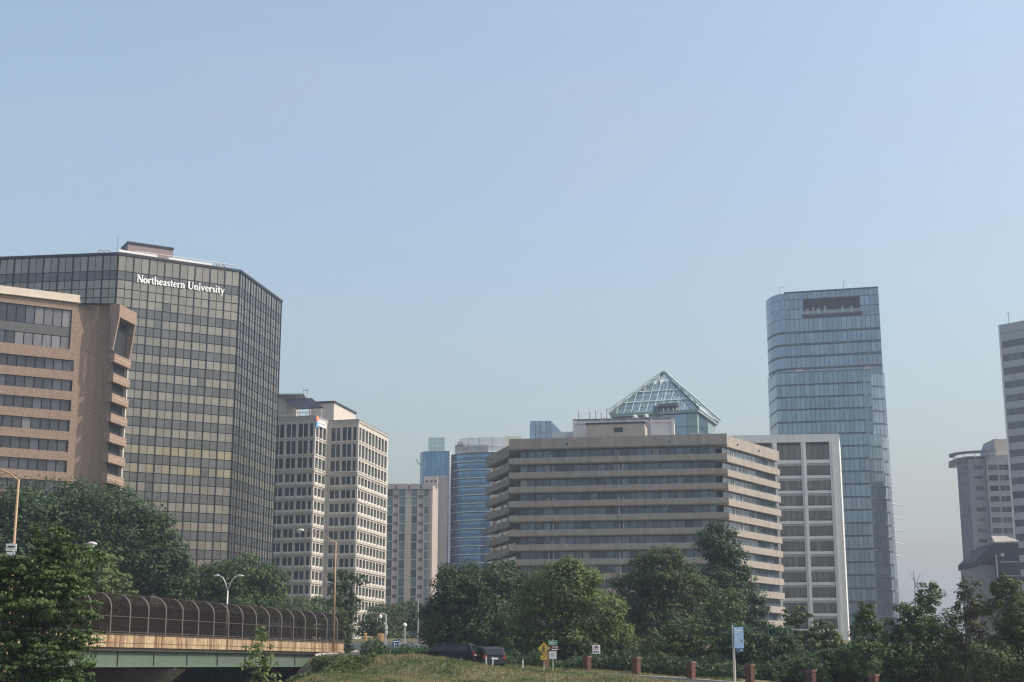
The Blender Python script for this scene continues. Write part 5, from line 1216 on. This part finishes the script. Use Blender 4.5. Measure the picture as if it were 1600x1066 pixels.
# traffic signal mast arm seen side on
x, y = -15.1, 175; zg = hz(x, y); T = thing('traffic_signal', (x, y, zg), 'yellow traffic signals on a horizontal mast arm near the bridge end', 'traffic signal')
ys = mat('signal_yellow', (0.62, 0.40, 0.17), 0.5, 0, 0.05)
post(T, x, y, zg - .2, 5.2, .11, galv); b = MB(); b.tube([(x, y, 4.85), (x - 5.6, y, 4.95)], [.09, .06], 7); b.build('mast_arm', galv, T)
for sx, w, h in ((-2.25, .34, 1.05), (-.45, .7, .9)):
    b = MB(); b.cube(x + sx - w / 2, x + sx + w / 2, y - .45, y - .15, 4.85 - h / 2, 4.85 + h / 2); hh = b.build('signal_head', ys, T)
    for kk in (-1, 0, 1):
        b = MB(); b.tube([(x + sx, y - .44, 4.85 + kk * h * .31), (x + sx, y - .68, 4.83 + kk * h * .31)], [.13, .14], 8); b.build('visor', ys, hh)
b = MB(); b.cube(x - 1.7, x - .85, y - .35, y - .2, 4.72, 4.98); b.build('signal_bracket', ys, T)
x, y = -18.95, 172; T = thing('small_white_sign', (x, y, hz(x, y)), 'small white sign at the very end of the bridge fence', 'road sign')
post(T, x, y + .05, hz(x, y) - .2, 4.9); sp = plate(T, x, y, 4.5, .45, .72, wsign); marks(sp, x, y, [(-.06, .0, 4.36, 4.62), (.08, .13, 4.4, 4.6)], mat('sign_teal', (0.1, 0.3, 0.32), 0.6, 0, 0))
# concrete barrier beyond the street
wf = Fr((-24, 180), (-9, 177)); T = thing('concrete_barrier', (-16, 178.5, 2.5), 'grey concrete barrier wall below the traffic signals', 'barrier wall')
cg = mat('barrier_concrete', (0.30, 0.31, 0.32), 0.9, 0, 0.1, 0.8)
for k in range(5): boxo('barrier_panel', wf, k * 3.05, k * 3.05 + 3.0, 1.5, 4.05, -.35, 0, cg, T)
boxo('barrier_rail', wf, 0, wf.L, 4.08, 4.4, -.25, -.05, galv, T)

# ---------------------------------------------------------------- brick gate pillars
def pillars():
    br = [mat('red_brick_%d' % i, c, 0.9, 0, 0.15, 5) for i, c in enumerate(((0.125, 0.048, 0.036), (0.15, 0.060, 0.043), (0.10, 0.040, 0.032)))]
    mort = mat('mortar', (0.17, 0.13, 0.11), 0.95, 0, 0.1, 4); capm = mat('pillar_cap', (0.16, 0.09, 0.07), 0.85, 0, 0.12, 3)
    spots = [(2.68, 121.6, 2.63, 'shaded brick pillar directly behind the crossing sign'), (6.06, 119.8, 2.36, 'brick pillar just below the white prohibition sign'), (9.78, 116.6, 2.25, 'third brick pillar from the left'),
             (13.46, 111.6, 1.90, 'fourth brick pillar from the left, left of the blue banner'), (17.15, 107.0, 1.70, 'brick pillar right beside the blue banner pole'), (20.6, 102.3, 1.32, 'sixth brick pillar, low in front of the hedge'), (23.75, 97.6, 1.05, 'rightmost brick pillar at the bottom of the picture')]
    for x, y, zt, lab in spots:
        zg = hz(x, y) - 0.2; T = thing('brick_pillar', (x, y, zg), lab, 'brick pillar', 'brick pillars along the pavement')
        ang = R(-42); d = Vector((math.cos(ang), math.sin(ang))); n = Vector((d.y, -d.x)); w = 0.50
        c = Vector((x, y)); P0 = c - d * w / 2 + n * w / 2
        fr = Fr(P0, P0 + d * w)
        b = MB(); b.box(fr, 0.012, w - 0.012, zg, zt - 0.14, -w + .012, -0.012); b.build('mortar_core', mort, T)
        b = MB()
        h = 0.075; z = zg + 0.01; k = 0
        while z + h < zt - 0.14:
            for f2 in (fr, Fr(fr.p(w, 0, 0)[:2], fr.p(w, -w, 0)[:2])):
                for a in range(3):
                    off = -0.1 * (k % 2); s0 = max(0.004, a * 0.21 + off); s1 = min(w - 0.004, (a + 1) * 0.21 + off - 0.012)
                    if s1 - s0 > 0.03: b.cur = rnd.randrange(3); b.box(f2, s0, s1, z, z + h - 0.012, -0.05, rnd.uniform(-.002, .006))
                s0 = 3 * 0.21 - 0.1 * (k % 2)
                if k % 2 and w - 0.004 - s0 > 0.03: b.cur = rnd.randrange(3); b.box(f2, s0, w - 0.004, z, z + h - 0.012, -0.05, 0.003)
            z += h; k += 1
        o = b.build('brickwork', br, T); o['kind'] = 'stuff'
        boxo('cap', fr, -0.05, w + 0.05, zt - 0.14, zt, -w - 0.05, 0.05, capm, T)
pillars()

# ---------------------------------------------------------------- vehicles
def car(name, label, loc, heading, prof, glass_prof, width, m, wheels, rear=False):
    T = thing(name, loc, label, 'car')
    rot = Matrix.Rotation(heading, 3, 'Z'); L0 = Vector(loc)
    def w_(a, b_, c): return L0 + rot @ Vector((a, b_, c))
    hw = width / 2
    def shell(pr, hw0, taper, nm, mm, par, zref):
        b = MB(); k = len(pr); v = []
        for s in (-1, -0.93, 0.93, 1):
            for (px_, pz) in pr:
                inset = 1 - taper * max(0, pz - zref)
                f_ = 0.97 if abs(s) == 1 else 1.0
                v.append(w_(px_ * (0.985 if abs(s) == 1 else 1), s * hw0 * inset, zref + (pz - zref) * f_))
        f = [tuple(range(k))[::-1], tuple(range(3 * k, 4 * k))]
        for r_ in range(3):
            for i in range(k): f.append((r_ * k + i, r_ * k + (i + 1) % k, (r_ + 1) * k + (i + 1) % k, (r_ + 1) * k + i))
        b.add(v, f); return b.build(nm, mm, par)
    body = shell(prof, hw, 0.16, 'body', m, T, 0.95)
    gl_ = mat('car_glass', (0.02, 0.024, 0.03), 0.06, 0.1, 0)
    for s in (-1, 1):
        for gp_ in glass_prof:
            b = MB(); v = [w_(a, s * (hw * (1 - 0.16 * max(0, c - .95)) + .012), c) for a, c in gp_] + [w_(a, s * (hw * (1 - 0.16 * max(0, c - .95)) - .03), c) for a, c in gp_]
            k = len(gp_); b.add(v, [tuple(range(k)), tuple(range(k, 2 * k))[::-1]] + [(i, (i + 1) % k, k + (i + 1) % k, k + i) for i in range(k)]); b.build('side_window', gl_, T)
    xs = [p_[0] for p_ in prof]; xr, xf = min(xs), max(xs)
    b = MB(); b.hexa([w_(xr + .16, -hw * .8, 1.12), w_(xr + .16, hw * .8, 1.12), w_(xr - .02, -hw * .8, 1.12), w_(xr - .02, hw * .8, 1.12), w_(xr + .42, -hw * .7, 1.60), w_(xr + .42, hw * .7, 1.60), w_(xr + .13, -hw * .7, 1.60), w_(xr + .13, hw * .7, 1.60)]); b.build('rear_window', gl_, T)
    rl = mat('tail_light', (0.28, 0.02, 0.02), 0.3, 0, 0); hl = mat('head_light', (0.6, 0.6, 0.58), 0.2, 0, 0)
    for s in (-1, 1):
        b = MB(); q = [w_(xr + dx, s * hw * dy, z_) for z_ in (0.8, 1.12) for dy in (.72, .97) for dx in (-.03, .12)]; b.hexa(q); b.build('tail_light', rl, T)
        b = MB(); q = [w_(xf + dx, s * hw * dy, z_) for z_ in (0.70, 0.88) for dy in (.62, .95) for dx in (-.2, .015)]; b.hexa(q); b.build('head_light', hl, T)
    b = MB(); q = [w_(xr + dx, dy, z_) for z_ in (0.45, 0.65) for dy in (-hw * .95, hw * .95) for dx in (-.08, .1)]; b.hexa(q); b.build('bumper', mat('bumper_black', (0.02, 0.02, 0.022), 0.5), T)
    b = MB(); q = [w_(xr + dx, dy, z_) for z_ in (0.78, 0.9) for dy in (-.26, .26) for dx in (-.035, .02)]; b.hexa(q); b.build('number_plate', wsign, T)
    tyre = mat('tyre_rubber', (0.018, 0.018, 0.019), 0.8); rim = mat('wheel_rim', (0.35, 0.36, 0.37), 0.35, 0.7, 0)
    for wx in wheels:
        for s in (-1, 1):
            frm = lambda a, c, h, wx=wx, s=s: w_(wx + a, s * (hw - .18 + h), .36 + c)
            b = MB(); b.lathe(None, [(.2, 0), (.36, .02), (.37, .1), (.36, .2), (.22, .21)], sides=18, frm=frm); wh = b.build('wheel', tyre, T, False)
            b = MB(); b.lathe(None, [(.05, .19), (.22, .2), (.22, .225), (.05, .235)], sides=14, frm=frm); b.build('rim', rim, wh)
    return T
blk = mat('black_car_paint', (0.008, 0.009, 0.012), 0.30, 0.0, 0.0, 1, 1, 0.25); gry = mat('grey_car_paint', (0.032, 0.034, 0.038), 0.32, 0.2, 0, 1, 1, 0.3)
suv = [(-2.45, .35), (2.4, .35), (2.48, .62), (2.42, .92), (2.2, 1.04), (1.25, 1.14), (0.62, 1.66), (0.4, 1.76), (-0.8, 1.80), (-2.0, 1.76), (-2.25, 1.62), (-2.44, 1.12), (-2.5, .7)]
sw = [[(0.98, 1.15), (0.52, 1.6), (-0.1, 1.63), (-0.1, 1.15)], [(-0.18, 1.15), (-0.18, 1.63), (-1.0, 1.65), (-1.0, 1.15)], [(-1.08, 1.15), (-1.08, 1.65), (-1.9, 1.6), (-2.1, 1.18)]]
zc = lambda x, y: float(road_dist(np.array([x]), np.array([y]))[1][0])
car('parked_car', 'long black car seen from the side under the dark tree', (-5.4, 120.1, zc(-5.4, 120.1) + .0), R(170), suv, sw, 1.9, blk, (1.55, -1.5))
car('parked_car', 'grey car seen from behind, right of the black car', (-2.0, 121.6, 1.30), R(104), suv, sw, 1.86, gry, (1.55, -1.5))
bpy.data.objects['parked_car']['group'] = 'cars on the road'; bpy.data.objects['parked_car.001']['group'] = 'cars on the road'

# ---------------------------------------------------------------- haze
hm = bpy.data.materials.new('haze'); hm.use_nodes = True; nn = hm.node_tree.nodes
nn.remove(nn['Principled BSDF']); pv = nn.new('ShaderNodeVolumePrincipled'); pv.inputs['Color'].default_value = (0.72, 0.82, 1.0, 1); pv.inputs['Density'].default_value = 0.0003; pv.inputs['Anisotropy'].default_value = 0.45
hm.node_tree.links.new(pv.outputs[0], nn['Material Output'].inputs['Volume'])
b = MB(); b.cube(-1500, 1500, -400, 2500, -8, 140); ho = b.build('haze', hm); tag(ho, kind='stuff')
